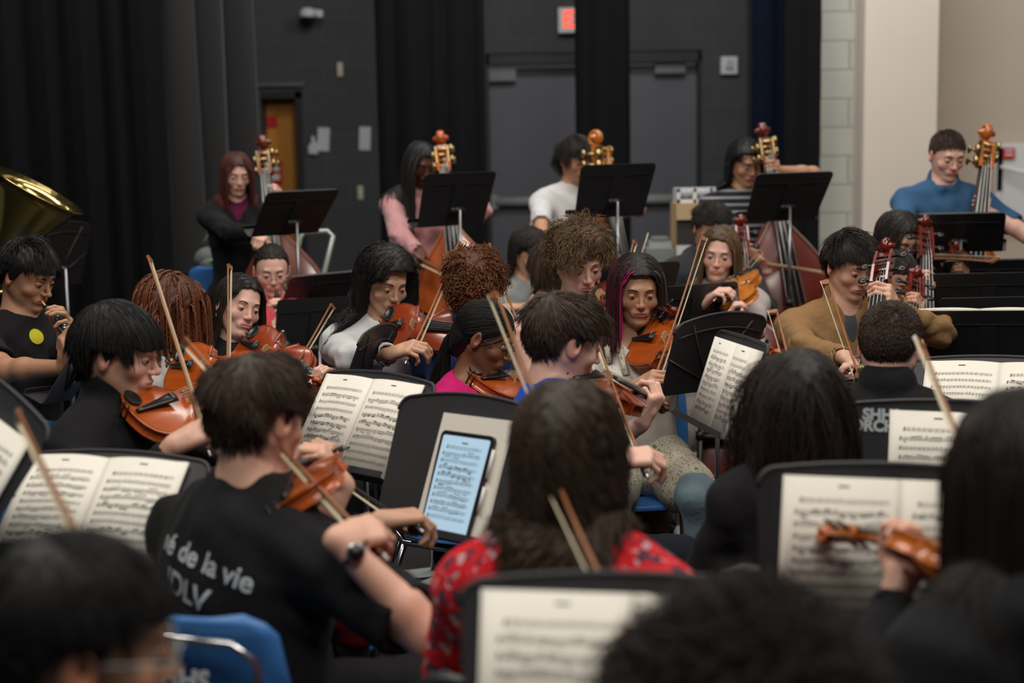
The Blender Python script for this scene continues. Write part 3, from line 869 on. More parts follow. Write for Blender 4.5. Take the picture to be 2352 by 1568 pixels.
def rrect(w_, h, r=0.02, arch=0.0, n=5):
    pts = []
    for cx, cy, a0_ in ((w_/2-r, -h/2+r*.3, -90), (w_/2-r, h/2-r, 0), (-w_/2+r, h/2-r, 90), (-w_/2+r, -h/2+r*.3, 180)):
        rr = r if cy > 0 else r*.3
        for i in range(n+1):
            a = math.radians(a0_+90*i/n); pts.append([cx+(r if cy > 0 else r*.3)*math.cos(a), cy+rr*math.sin(a)])
        if arch and cx > 0 and cy > 0:
            for i in range(1, 10): pts.append([(w_/2-r)*(1-2*i/10), h/2])
    if arch:
        for p in pts:
            if p[1] > 0: p[1] += arch*(1-(2*p[0]/w_)**2)*max(0, (p[1]/(h/2)))
    return pts

def stand(M, label, kind='flat', W=0.51, H=0.32, mat=None, arch=0.0, legyaw=0.0, desk_only=False, group=None, drop=0.0):
    """M is the desk frame: centre, x right, y up the desk, z to the reader"""
    c_ = M.translation
    root = empty('music_stand', Matrix.Translation((c_.x, c_.y, 0))); tag(root, label, 'music stand', group)
    mat = mat or (m_stand if kind == 'flat' else m_standp)
    R = M.to_3x3().to_4x4(); L = Matrix.Translation((0, 0, c_.z)) @ R
    poly = rrect(W, H, 0.022 if kind == 'flat' else 0.03, arch)
    mb = MB()
    mb.prism(poly, -0.0035, 0.0, M=L)
    if kind == 'flat':
        mb.box(L @ Vector((0, H/2-0.008, 0.006)), (W-0.03, 0.003, 0.014), rot=R.to_3x3())
        mb.box(L @ Vector((0, H/2-0.055, -0.0055)), (W-0.05, 0.004, 0.004), rot=R.to_3x3())
        mb.box(L @ Vector((0, -H*0.1, -0.006)), (0.055, H*0.78, 0.008), rot=R.to_3x3())
    else:
        for a in (-62, -30, 30, 62):
            t = math.radians(a); d_ = Vector((math.sin(t), math.cos(t)))
            ln = min((W/2-0.01)/max(abs(d_.x), .01), (H*0.85)/d_.y)
            mb.tube([L @ Vector((0, -H*0.35, -0.006)), L @ Vector((d_.x*ln, -H*0.35+d_.y*ln, -0.005))], 0.0035, 5)
        ar = []
        for i in range(11):
            x = -W/2+0.02+(W-0.04)*i/10; ar.append(L @ Vector((x, H/2-0.05+arch*(1-(2*x/W)**2), -0.005)))
        mb.tube(ar, 0.003, 5)
        mb.tube([L @ Vector((x, y, 0.0)) for x, y in poly if y > -H*0.3], 0.005, 6)
    mb.build('desk', mat, root)
    MB().box(L @ Vector((0, -H/2+0.002, 0.03)), (W, 0.003, 0.06), rot=R.to_3x3()).box(L @ Vector((0, -H/2+0.01, 0.06)), (W, 0.018, 0.003), rot=R.to_3x3()).build('ledge', mat, root)
    piv = L @ Vector((0, -H*0.18, -0.012))
    off = -(R @ Vector((0, 0, 1))); off.z = 0; off = off.normalized()*0.035
    top = piv+off+Vector((0, 0, -0.02))
    zj = max(0.45, top.z-0.45)
    MB().tube([piv, piv+off*.8], 0.014, 8).tube([piv+off*.8-(R @ Vector((0.03, 0, 0))), piv+off*.8+(R @ Vector((0.03, 0, 0)))], 0.011, 8).ball(piv+off*.8+(R @ Vector((0.036, 0, 0))), 0.014).build('tilt_knob', m_stand, root)
    MB().tube([top+Vector((0, 0, 0.02)), Vector((top.x, top.y, zj-0.1))], 0.0075, 8).build('pole', m_pole, root)
    mb = MB().tube([(top.x, top.y, zj), (top.x, top.y, 0.09)], 0.0125, 10)
    mb.tube([(top.x, top.y, zj), (top.x, top.y, zj+0.03)], 0.017, 10)
    mb.build('lower_tube', m_stand, root)
    for i in range(3):
        a = math.radians(legyaw+120*i); dx, dy = math.cos(a), math.sin(a)
        MB().tube([(top.x+dx*0.01, top.y+dy*0.01, 0.13), (top.x+dx*0.1, top.y+dy*0.1, 0.10), (top.x+dx*0.22, top.y+dy*0.22, 0.035), (top.x+dx*0.27, top.y+dy*0.27, 0.008)], 0.009, 7).build('leg', m_stand, root)
    return root

def stand_back(px, label, W=0.51, H=0.32, d0=None, t0=32, ts=9, yaws=None, **kw):
    """desk seen from behind; px are image TL, TR, BR, BL"""
    M = quad_pose(px, W, H, True, d0, t0, ts, yaws)
    if d0:   # same outline, nearer or farther: slide along the sight line and resize
        k = d0/-(CAM_M.inverted() @ M.translation).z; W *= k; H *= k
        M.translation = CAM_M.translation+(M.translation-CAM_M.translation)*k
    DBG.append((label[:40], M, quad_pose.cost))
    return stand(M, label, W=W, H=H, **kw)
DBG = []

# ---------------------------------------------------------------- sheet music
m_page = noisy(new_mat('cream_page', srgb(236, 231, 218), 0.8), 5, 0.97, 1.02)
m_ink = new_mat('printed_ink', (0.03, 0.03, 0.03), 0.8)
def notation(seed, W, H, zf, staves=10, x0=0.022, top=0.035):
    """printed staves and notes of one page as thin quads; zf(x) gives the page surface"""
    rng = random.Random(seed); V = []; F = []
    def quad(p):
        b_ = len(V)
        for x, y in p: V.append((x, y, zf(x)+0.0004))
        F.append((b_, b_+1, b_+2, b_+3))
    def strip(xa, ya, xb, yb, t, n=1):
        for i in range(n):
            u, v_ = i/n, (i+1)/n
            quad([(xa+(xb-xa)*u, ya+(yb-ya)*u-t/2), (xa+(xb-xa)*v_, ya+(yb-ya)*v_-t/2), (xa+(xb-xa)*v_, ya+(yb-ya)*v_+t/2), (xa+(xb-xa)*u, ya+(yb-ya)*u+t/2)])
    st = (H-top-0.03)/staves
    quad([(W/2-.01, H/2-.014), (W/2+.01, H/2-.014), (W/2+.01, H/2-.017), (W/2-.01, H/2-.017)])
    for s in range(staves):
        yc = H/2-top-(s+.35)*st
        xa = x0+(0.008 if s == 0 else 0); xb = W-0.02
        for l in range(5): strip(xa, yc+(l-2)*0.00175, xb, yc+(l-2)*0.00175, 0.00035, 6)
        strip(xa+.003, yc-.006, xa+.0045, yc+.006, 0.0, 1)
        quad([(xa+.002, yc-.005), (xa+.0045, yc-.004), (xa+.0055, yc+.006), (xa+.003, yc+.005)])
        x = xa+0.012; dens = rng.choice([0.0042, 0.005, 0.0065, 0.009]) if s else 0.012
        while x < xb-0.008:
            g = rng.choice([2, 4, 4, 4, 6]); y = yc+rng.uniform(-.004, .004); up = 1 if y < yc else -1; xs = []
            sl = rng.uniform(-0.0012, 0.0012)
            for i in range(g):
                if x > xb-0.006: break
                yy = y+sl*i+rng.uniform(-.0008, .0008)
                quad([(x-.0014, yy-.0004), (x, yy-.0011), (x+.0014, yy+.0004), (x, yy+.0011)])
                ye = y+up*0.008+sl*i
                quad([(x+up*.0011-.0003, yy), (x+up*.0011+.0003, yy), (x+up*.0011+.0003, ye), (x+up*.0011-.0003, ye)])
                xs.append((x+up*.0011, ye)); x += dens*rng.uniform(.8, 1.2)
            if len(xs) > 1 and dens < 0.008:
                strip(xs[0][0], xs[0][1], xs[-1][0], xs[-1][1], 0.0013)
                if dens < .005: strip(xs[0][0], xs[0][1]-up*.0022, xs[-1][0], xs[-1][1]-up*.0022, 0.0012)
            if rng.random() < 0.3: quad([(x, yc-.0035), (x+.0004, yc-.0035), (x+.0004, yc+.0035), (x, yc+.0035)])
            x += 0.003
    return V, F

def book(M, label, seed=1, PW=0.23, PH=0.305, staves=10, curl=0.012, pages=2, group=None, curlR=0.0):
    """open music book; M: centre of the spine, x right, y up, z to the reader"""
    root = empty('music_book', M); tag(root, label, 'sheet music', group)
    for side in ((-1, 1) if pages == 2 else (1,)):
        def zf(x): 
            u = x/PW
            return 0.004+curl*math.sin(math.pi*min(u*1.15, 1.0))*(1-u*0.55)+curlR*max(0, u-.6)**2*4*(1 if side > 0 else 0)
        n = 14; mb = MB(); V = []; F = []
        xs = [PW*i/n for i in range(n+1)]
        def X(x): return x if side > 0 else -x
        for x in xs: V += [(X(x), -PH/2, zf(x)), (X(x), PH/2, zf(x)), (X(x), -PH/2, -0.001+0*zf(x)), (X(x), PH/2, -0.001)]
        for i in range(n):
            a, b_ = 4*i, 4*(i+1)
            F += [(a, b_, b_+1, a+1), (a+2, a+3, b_+3, b_+2), (a, a+2, b_+2, b_), (a+1, b_+1, b_+3, a+3)]
        F.append((4*n, 4*n+2, 4*n+3, 4*n+1)); F.append((0, 1, 3, 2))
        if side < 0: F = [tuple(reversed(f)) for f in F]
        mb.add(V, F)
        Vn, Fn = notation(seed*2+(side > 0), PW, PH, (lambda x: zf(PW-x)) if side < 0 else zf, staves)
        if side < 0: Vn = [(x-PW, y, z) for x, y, z in Vn]
        mb.add(Vn, Fn, 1, False)
        mb.build('page', [m_page, m_ink], root)
    return root

# ---------------------------------------------------------------- chairs
m_blue = new_mat('blue_shell_plastic', srgb(58, 114, 180), 0.4)
m_dark_shell = new_mat('black_shell_plastic', (0.02, 0.022, 0.026), 0.4)
m_chrome = new_mat('chrome_tube', (0.6, 0.6, 0.62), 0.18, 1.0)
CHAIRS = {}
def chair(loc, yaw, label, mat=None, legs=None, group=None, S=1.0, text=False, top=0.82, frame_black=False):
    """loc: floor point under the seat centre; yaw: facing, 0 to the camera"""
    mat = mat or m_blue; legm = m_stand if frame_black else m_chrome
    th = math.radians(yaw); f = Vector((math.sin(th), -math.cos(th), 0)); z = Vector((0, 0, 1)); x = f.cross(z)
    M = frame(x, f, z, Vector((loc[0], loc[1], 0)))
    key = (mat.name, round(top, 2), frame_black)
    if key in CHAIRS:
        o = copy_tree(CHAIRS[key]); o.matrix_world = M
        for k_ in ('group', 'label'):
            if k_ in o: del o[k_]
        return tag(o, label, 'chair', group)
    root = empty('stacking_chair', M); tag(root, label, 'chair', group)
    CHAIRS[key] = root
    prof = [(.225, .425, .20), (.215, .442, .215), (.17, .448, .225), (.08, .44, .23), (-.03, .432, .228), (-.12, .437, .222)]
    V = []; F = []; n = 12
    for y, zz, hw in prof:
        for i in range(n+1):
            u = -1+2*i/n; V.append((u*hw, y-0.02*abs(u)**3*(1 if y > .2 else 0), zz+0.012*u*u))
    for j in range(len(prof)-1):
        for i in range(n): F.append((j*(n+1)+i, j*(n+1)+i+1, (j+1)*(n+1)+i+1, (j+1)*(n+1)+i))
    o = np_mesh('seat', V, F, mat, parent=root); s_ = o.modifiers.new('t', 'SOLIDIFY'); s_.thickness = 0.008; s_.offset = 0
    prof = [(-.165, .50, .19, .0), (-.195, .54, .215, .0), (-.205, .60, .222, 0), (-.215, .67, .222, 0), (-.23, .74, .218, 0), (-.245, top-.035, .21, 0), (-.252, top-.012, .19, 0), (-.255, top, .15, 0)]
    V = []; F = []
    for y, zz, hw, _ in prof:
        for i in range(n+1):
            u = -1+2*i/n; V.append((u*hw, y+0.04*u*u, zz))
    for j in range(len(prof)-1):
        for i in range(n): F.append((j*(n+1)+i, j*(n+1)+i+1, (j+1)*(n+1)+i+1, (j+1)*(n+1)+i))
    o = np_mesh('backrest', V, F, mat, parent=root); s_ = o.modifiers.new('t', 'SOLIDIFY'); s_.thickness = 0.014; s_.offset = 0
    for sx in (-1, 1):
        MB().tube([(sx*.19, .20, .41), (sx*.215, .235, .2), (sx*.225, .25, .004)], 0.0115, 8).build('leg', legm, root)
        MB().tube([(sx*.19, -.15, .41), (sx*.215, -.22, .2), (sx*.225, -.26, .004)], 0.0115, 8).build('leg', legm, root)
        MB().tube([(sx*.19, .20, .415), (sx*.195, 0, .418), (sx*.19, -.15, .415), (sx*.2, -.185, .46), (sx*.195, -.222, .60), (sx*.185, -.238, .72)], 0.011, 8).build('side_rail', legm, root)
    return root
# ---------------------------------------------------------------- people
def V3(*a): return np.array(a if len(a) == 3 else a[0], dtype=np.float64)
def unit(v): v = np.asarray(v, dtype=np.float64); return v/(np.linalg.norm(v)+1e-12)

def skin_mat(name, col):
    if name in MATS: return MATS[name]
    m = new_mat(name, col, 0.48, Subsurface_Weight=0.12, Subsurface_Scale=0.01)
    bsdf(m).inputs['Subsurface Radius'].default_value = (1.0, 0.35, 0.2)
    noisy(m, 45, 0.93, 1.06, 0.12, 500, bdist=0.0006)
    return attr_mul(m)
def hair_mat(name, col, rough=0.52):
    if name in MATS: return MATS[name]
    m = new_mat(name, col, rough); bsdf(m).inputs['Specular IOR Level'].default_value = 0.38
    return attr_mul(m)
def cloth_mat(name, col, rough=0.85, bump=0.35, sheen=0.03, scale=14):
    if name in MATS: return MATS[name]
    m = new_mat(name, col, rough, Sheen_Weight=sheen)
    bsdf(m).inputs['Specular IOR Level'].default_value = 0.2
    noisy(m, 30, 0.9, 1.08, bump, scale, detail=3, bdist=0.02)
    return m

SK = {'light': srgb(222, 172, 148), 'pale': srgb(228, 180, 160), 'olive': srgb(200, 154, 126), 'tan': srgb(186, 138, 108), 'brown': srgb(134, 90, 64), 'deep': srgb(92, 56, 40)}
HC = {'black': (0.011, 0.010, 0.010), 'dark': (0.020, 0.014, 0.011), 'brown': (0.056, 0.034, 0.021), 'light': (0.13, 0.075, 0.035), 'ginger': (0.16, 0.055, 0.018), 'red': (0.085, 0.018, 0.010), 'rust': (0.12, 0.034, 0.012)}
m_eyew = new_mat('eye_white', (0.62, 0.58, 0.55), 0.15)
m_iris = new_mat('dark_iris', (0.02, 0.012, 0.008), 0.1)
m_shoe = new_mat('dark_shoe', (0.02, 0.02, 0.022), 0.5)

HEAD_PR = [('e', (0, -.012, .030), (.075, .095, .088)), ('e', (0, .022, -.022), (.061, .066, .086)),
           ('c', (0, .028, -.05), (0, .062, -.088), .044, .024), ('c', (.050, -.006, -.038), (.020, .055, -.090), .019, .015), ('c', (-.050, -.006, -.038), (-.020, .055, -.090), .019, .015)]
def head_field(F, HM, hs, fem, jaw=1.0, nose=1.0, cheek=1.0):
    """adds the head to field F; HM is the 4x4 head frame (numpy), hs its scale"""
    R = HM[:3, :3]; c0 = HM[:3, 3]
    lo = c0-0.17*hs; hi = c0+0.17*hs
    sl, g = F.sub(lo, hi)
    q = ((g-c0.astype(np.float32))@R.astype(np.float32))/hs
    E, K = sd_ell, sd_cone
    jw = (0.92 if fem else 1.0)*jaw; nose = nose*(.975 if fem else 1.0)
    d = smin(E(q, (0, -.012, .030), (.075, .095, .088)), E(q, (0, .022, -.022), (.060*jw, .066, .086)), .03)
    d = smin(d, K(q, (0, .028, -.05), (0, .058, -.086), .043*jw, .024), .025)
    for s in (-1, 1):
        d = smin(d, K(q, (s*.050*jw, -.008, -.036), (s*.020, .050, -.088), .018, .015), .025)
        d = smin(d, E(q, (s*.038, .058, -.022), (.024*cheek, .018, .018)), .02)
    d = smin(d, E(q, (0, .078, -.088), (.019, .014, .014)), .014)
    d = smin(d, K(q, (-.032, .078, .030), (.032, .078, .030), .0105 if not fem else .008, .0105 if not fem else .008), .016)
    for s in (-1, 1): d = smax(d, -E(q, (s*.031, .096, .009), (.021, .0165, .013)), .012)
    d = smin(d, K(q, (0, .084, .020), (0, .104*nose, -.020), .0055, .0080), .009)
    d = smin(d, E(q, (0, .1050*nose, -.023), (.0098, .0095, .0085)), .006)
    for s in (-1, 1): d = smin(d, E(q, (s*.0112, .0955, -.0255), (.0066, .009, .0062)), .005)
    d = smin(d, E(q, (0, .080, -.054), (.031, .0135, .018)), .012)
    d = smin(d, E(q, (0, .0920, -.0500), (.0235, .0062, .0050)), .004)
    d = smin(d, E(q, (0, .0905, -.0598), (.0195, .0068, .0060)), .004)
    d = smax(d, -K(q, (-.024, .0965, -.0550), (.024, .0965, -.0550), .0020, .0020), .0025)
    for s in (-1, 1):
        Re = np.array(Matrix.Rotation(s*math.radians(-22), 3, 'Z'))
        ear = E(q, (s*.079, -.008, -.002), (.0085, .019, .031), Re)
        ear = smax(ear, -E(q, (s*.090, -.003, .002), (.009, .010, .018), Re), .004)
        d = smin(d, ear, .008)
    D = F.D[sl]; F.D[sl] = smin(D, (d*hs).astype(np.float32), .012)

def lid_patch(cx, cz, r, e0, e1, HM, hs, n=10, m=5, cy=.0748):
    """partial sphere shell over the eyeball between elevations e0 and e1 (degrees)"""
    V = []; F = []
    for i in range(m+1):
        e = math.radians(e0+(e1-e0)*i/m)
        for j in range(n+1):
            a = math.radians(-82+164*j/n)
            V.append((cx+r*math.sin(a), cy+r*math.cos(a)*math.cos(e), cz+r*math.cos(a)*math.sin(e)*0.95))
    for i in range(m):
        for j in range(n): F.append((i*(n+1)+j, i*(n+1)+j+1, (i+1)*(n+1)+j+1, (i+1)*(n+1)+j))
    V = np.array(V)*hs@HM[:3, :3].T+HM[:3, 3]
    return V, np.array(F)

def hairline(phi, fore):
    xs = [0, 35, 58, 72, 80, 92, 108, 130, 180]
    ys = [fore, fore-.006, fore-.026, .002, -.012, .022, .004, -.038, -.058]
    return np.interp(phi, xs, ys)

def make_hair(name, HM, hs, sp, mat, parent, caps, rng, lod):
    """hair = a scalp cap plus strands, one mesh; sp: style dictionary"""
    R = HM[:3, :3]; c0 = HM[:3, 3]
    ec = np.array((0, -.012, .030)); er = np.array((.075, .095, .088))
    fore = sp.get('fore', .076); th = sp.get('th', .008)
    # scalp cap
    st = .006 if lod else .004
    ax = lambda a, b: np.arange(a, b, st, dtype=np.float32)
    pad = th+.012
    F = Field(ax(-.075-pad, .075+pad), ax(-.11-pad, .085+pad), ax(-.11, .118+pad))
    G = np.stack(np.meshgrid(F.X, F.Y, F.Z, indexing='ij'), -1)
    top = np.clip((G[..., 2]-.03)/.08, 0, 1)
    d = sd_ell(G, ec, er+th*.9)-top*sp.get('lift', 0.0)
    if sp.get('nape'): d = smin(d, sd_ell(G, (0, -.062, -.035), (.058, .042, .062)), .03)
    if sp.get('bun'): d = smin(d, sd_ell(G, sp['bun'], (.035, .035, .03)), .012)
    phi = np.degrees(np.arctan2(np.abs(G[..., 0]), G[..., 1]-ec[1]))
    g = hairline(phi, fore)-G[..., 2]
    if sp.get('nape'): g = np.where(G[..., 1] < -.03, g-.05, g)
    d = smax(d, g, .006)
    ns = sp.get('rough', .003)
    d = d+ns*np.sin(G[..., 0]*170+3*np.sin(G[..., 1]*60))*np.sin(G[..., 1]*150+2*np.sin(G[..., 2]*70))*.6
    F.D = d.astype(np.float32)
    Vc, Fc = F.mesh()
    tc = np.ones((len(Vc), 3))*0.55
    # strands
    n = int(sp.get('n', 1500)*(0.55 if lod else 1.0)*sp.get('dens', 1.0)); m = sp.get('m', 12)
    u = rng.normal(size=(n*3, 3)); u /= np.linalg.norm(u, axis=1)[:, None]
    p = ec+u*er
    phi = np.degrees(np.arctan2(np.abs(p[:, 0]), p[:, 1]-ec[1]))
    ok = p[:, 2] > hairline(phi, fore)+.001
    p = p[ok][:n]; n = len(p); nor = unit_rows((p-ec)/er**2)
    L = sp['len']*(0.8+0.4*rng.random(n))
    front = np.clip((p[:, 1]-.01)/.06, 0, 1)
    L *= 1+sp.get('front', 0)*front
    if 'side' in sp: L *= np.where(p[:, 2] < .06, sp['side'], 1.0)
    mode = sp.get('mode', 'short')
    layer = rng.random(n)
    lay = .002+layer*th
    gl = -R.T@np.array((0, 0, 1.0))
    if mode == 'short':
        wh = np.array(sp.get('whorl', (0.01, -.06, .11)))
        v = p-wh; v += np.array(sp.get('sweep', (0, 0, 0)))*0.1
    elif mode == 'part':
        sd = np.where(p[:, 0] > sp.get('part', 0)+.004*rng.normal(size=n), 1.0, -1.0)
        hz_ = np.clip((p[:, 2]-.03)/.07, .05, 1); v = np.stack([sd*hz_, sp.get('bk', -.35)*hz_-front*.55, -(1-hz_)*1.5], -1)
    elif mode == 'tie':
        T = np.array(sp.get('tie', (0, -.115, .0))); v = T-p
    else: v = nor.copy()
    if mode != 'out':
        v = v-nor*(v*nor).sum(1)[:, None]
        v = unit_rows(v)+nor*sp.get('up', .15)
    nz = np.stack([np.sin(p[:, 1]*sp.get('cf', 70)+p[:, 2]*50), np.sin(p[:, 2]*80+p[:, 0]*60), np.sin(p[:, 0]*sp.get('cf', 70)+p[:, 1]*40)], -1)
    v = unit_rows(v+nz*sp.get('clump', .25)+rng.normal(size=(n, 3))*sp.get('fuzz', .08))
    seg = (L/m)[:, None]
    P_ = [p+nor*.001]; cur = P_[0]
    grav = sp.get('grav', .12); gfin = sp.get('gfin', grav)
    tied = np.zeros(n, bool)
    capsL = [((R.T@(np.array(a)-c0))/hs, (R.T@(np.array(b)-c0))/hs, r/hs) for a, b, r in caps]
    for i in range(m):
        gg = grav+(gfin-grav)*i/m
        if mode == 'tie':
            dv = T-cur; dist = np.linalg.norm(dv, axis=1)
            tied |= dist < .022
            v = np.where(tied[:, None], unit_rows(v*.5+gl*.9+nz*.1+np.array(sp.get('tail', (0, -.2, 0)))), unit_rows(v*.3+unit_rows(dv)))
        else:
            v = unit_rows(v*(1-gg)+gl*gg)
        prev = cur; cur = cur+v*seg
        for c_, r_ in ((ec, er), (np.array((0, .018, -.03)), np.array((.066, .070, .088)))):
            rr = r_+lay[:, None]
            q = np.sqrt((((cur-c_)/rr)**2).sum(1))
            ins = q < 1
            cur = np.where(ins[:, None], c_+(cur-c_)/np.maximum(q, .2)[:, None], cur)
        if sp.get('clear', mode == 'part'):
            w_ = .060+.012*layer
            bad = (cur[:, 1] > .0) & (cur[:, 2] < .055) & (np.abs(cur[:, 0]) < w_)
            s = np.sign(cur[:, 0]+1e-6)
            cur[:, 0] = np.where(bad, s*w_, cur[:, 0])
        for a, b, r in capsL:
            ba = b-a; t = np.clip(((cur-a)@ba)/(ba@ba), 0, 1); dd = cur-(a+t[:, None]*ba); dl = np.linalg.norm(dd, axis=1)
            rr = r+lay
            cur = np.where((dl < rr)[:, None], cur+dd/np.maximum(dl, 1e-4)[:, None]*(rr-dl)[:, None], cur)
        if sp.get('earclear', mode == 'short'):
            st_ = (np.abs(cur[:, 0]) > .058) & (cur[:, 1] > -.036) & (cur[:, 1] < .034) & (cur[:, 2] < sp.get('earz', .022)) & (cur[:, 2] > -.05)
            st_ |= (cur[:, 1] > .045) & (np.abs(cur[:, 0]) < .07) & (cur[:, 2] < sp.get('fringe', .046))
            cur = np.where(st_[:, None], prev+(cur-prev)*.06, cur)
        if 'tuck' in sp:
            lim_ = sp['tuck']+.015*layer; low = (cur[:, 2] < .045) & (cur[:, 1] > lim_)
            cur[:, 1] = np.where(low, cur[:, 1]*.35+lim_*.65, cur[:, 1])
        P_.append(cur.copy())
    A = np.stack(P_, 1)
    ca = sp.get('curl', 0)
    if ca:
        s = np.linspace(0, 1, m+1)[None, :]*L[:, None]
        w_ = 2*np.pi/sp.get('wave', .03)
        ph = rng.random(n)*6.28 if not sp.get('wavecoh') else (p@np.array((40, 25, 30)))+rng.random(n)*1.2
        e1 = unit_rows(np.cross(nor, rng.normal(size=(n, 3)))); e2 = np.cross(nor, e1)
        amp = ca*np.minimum(1, s/.02)
        A += (amp*np.cos(w_*s+ph[:, None]))[..., None]*e1[:, None]+(amp*np.sin(w_*s+ph[:, None]))[..., None]*e2[:, None]
    r = sp.get('r', .0016)*(1.4 if lod else 1.0)
    tap = np.interp(np.linspace(0, 1, m+1), [0, .15, .8, 1], [.6, 1, .9, sp.get('tip', .25)])
    Vs, Fs = tubes(A, r*tap, 4 if r > .004 else 3)
    br = (0.65+0.75*rng.random(n))
    t = np.ones((n, 3))*br[:, None]
    for cond, colr in sp.get('streaks', []):
        k = cond(p, rng.random(n)); t[k] = np.array(colr)*br[k][:, None]
    if 'tipcol' in sp:
        t = np.repeat(t[:, None], m+1, 1)
        f = np.linspace(0, 1, m+1)[None, :, None]**1.3
        t = t*(1-f)+t*np.array(sp['tipcol'])*f
        t = np.repeat(t[:, :, None], Vs.shape[0]//(n*(m+1)), 2).reshape(-1, 3)
    else:
        t = np.repeat(t, Vs.shape[0]//n, 0)
    V = np.concatenate([Vc, Vs]); tint = np.concatenate([tc, t])
    Fq = np.concatenate([Fc, Fs+len(Vc)])
    V = V*hs@R.T+c0
    return np_mesh(name, V, Fq, mat, tint, parent)

def unit_rows(v): return v/(np.linalg.norm(v, axis=-1, keepdims=True)+1e-9)

def tubes(A, r, seg=3):
    """(n,m,3) polylines -> tube vertices and quads"""
    n, m, _ = A.shape
    T = np.gradient(A, axis=1); T = unit_rows(T)
    ref = np.broadcast_to(unit_rows(np.cross(T[:, :1], np.array((0.31, 0.77, 0.55)))), T.shape)
    U = unit_rows(ref-T*(ref*T).sum(-1, keepdims=True)); W = np.cross(T, U)
    a = 2*np.pi*np.arange(seg)/seg
    V = A[:, :, None]+(U[:, :, None]*np.cos(a)[None, None, :, None]+W[:, :, None]*np.sin(a)[None, None, :, None])*np.asarray(r)[None, :, None, None]
    i = np.arange(n)[:, None, None]*m*seg; j = np.arange(m-1)[None, :, None]*seg; k = np.arange(seg)[None, None, :]; k2 = (k+1) % seg
    F = np.stack([i+j+k, i+j+k2, i+j+seg+k2, i+j+seg+k], -1).reshape(-1, 4)
    return V.reshape(-1, 3), F

def ik(S, W, a, b, pole):
    d = W-S; D = np.linalg.norm(d)
    if D > (a+b)*.985: k = D/((a+b)*.985); a *= k; b *= k
    if D < abs(a-b)*1.05+.05: D = abs(a-b)*1.05+.05
    u = unit(d); x = (a*a-b*b+D*D)/(2*D); h = math.sqrt(max(a*a-x*x, 1e-6))
    p = np.asarray(pole, float); p = unit(p-u*(p@u))
    return S+u*x+p*h

def grip(c, axis, n, f, side, curls=(62, 62, 40), dist=.030, spread=1.0, back=.072):
    """hand closed round an object: c point on it, axis its direction, n palm->object, f rough finger direction"""
    c = V3(*c); a = unit(V3(*axis)); n = V3(*n); n = unit(n-a*(n@a))
    f = V3(*f); f = f-a*(f@a); f = f-n*(f@n)
    if np.linalg.norm(f) < .05: f = np.cross(n, a)
    f = unit(f)
    t = np.cross(f, n) if side == 'R' else np.cross(n, f)
    return dict(W=c-n*dist-f*back, f=f, n=n, t=t, curls=curls, spread=spread)

def free_hand(W, f, n, side, curls=(20, 25, 15)):
    f = unit(V3(*f)); n = V3(*n); n = unit(n-f*(n@f)); t = np.cross(f, n) if side == 'R' else np.cross(n, f)
    return dict(W=V3(*W), f=f, n=n, t=t, curls=curls, spread=1.0)

def hand_prims(h, s=1.0):
    W, f, n, t = h['W'], h['f'], h['n'], h['t']
    out = []; offs = (.028, .009, -.010, -.027); kl = (.084, .087, .083, .076)
    for o, k in zip(offs, kl):
        out.append((W+t*o*.55*s+f*.005*s, W+(t*o+f*k)*s, .0165*s, .0115*s, .010))
    out.append((W-f*.01*s, W+f*.035*s, .020*s, .019*s, .012))
    out.append((W+(t*.012+f*.012+n*.004)*s, W+(t*.030+f*.05+n*.006)*s, .017*s, .014*s, .010))
    lens = ((.042, .025, .020), (.046, .029, .021), (.043, .027, .020), (.034, .021, .018))
    cu = h['curls']
    for j, (o, k, ln) in enumerate(zip(offs, kl, lens)):
        p = W+(t*o+f*k)*s; ang = 0
        r0 = (.0092, .0092, .0088, .0080)[j]*s
        for q in range(3):
            ang += math.radians(cu[q]*(1+.08*(j-1.5)+ .1*math.sin(j*2.3)))
            d = f*math.cos(ang)+n*math.sin(ang)+t*(o*.9*h['spread'])
            p2 = p+unit(d)*ln[q]*s
            out.append((p, p2, r0*(1-.08*q), r0*(.93-.08*q), .0035)); p = p2
    b = W+(t*.020+f*.022+n*.006)*s
    p1 = b+unit(t*.75+f*.65+n*.45)*.040*s; p2 = p1+unit(f*.75+n*.7+t*.05)*.030*s; p3 = p2+unit(f*.8+n*.55-t*.2)*.024*s
    out += [(b, p1, .013*s, .0105*s, .008), (p1, p2, .0105*s, .009*s, .004), (p2, p3, .009*s, .0075*s, .004)]
    return out

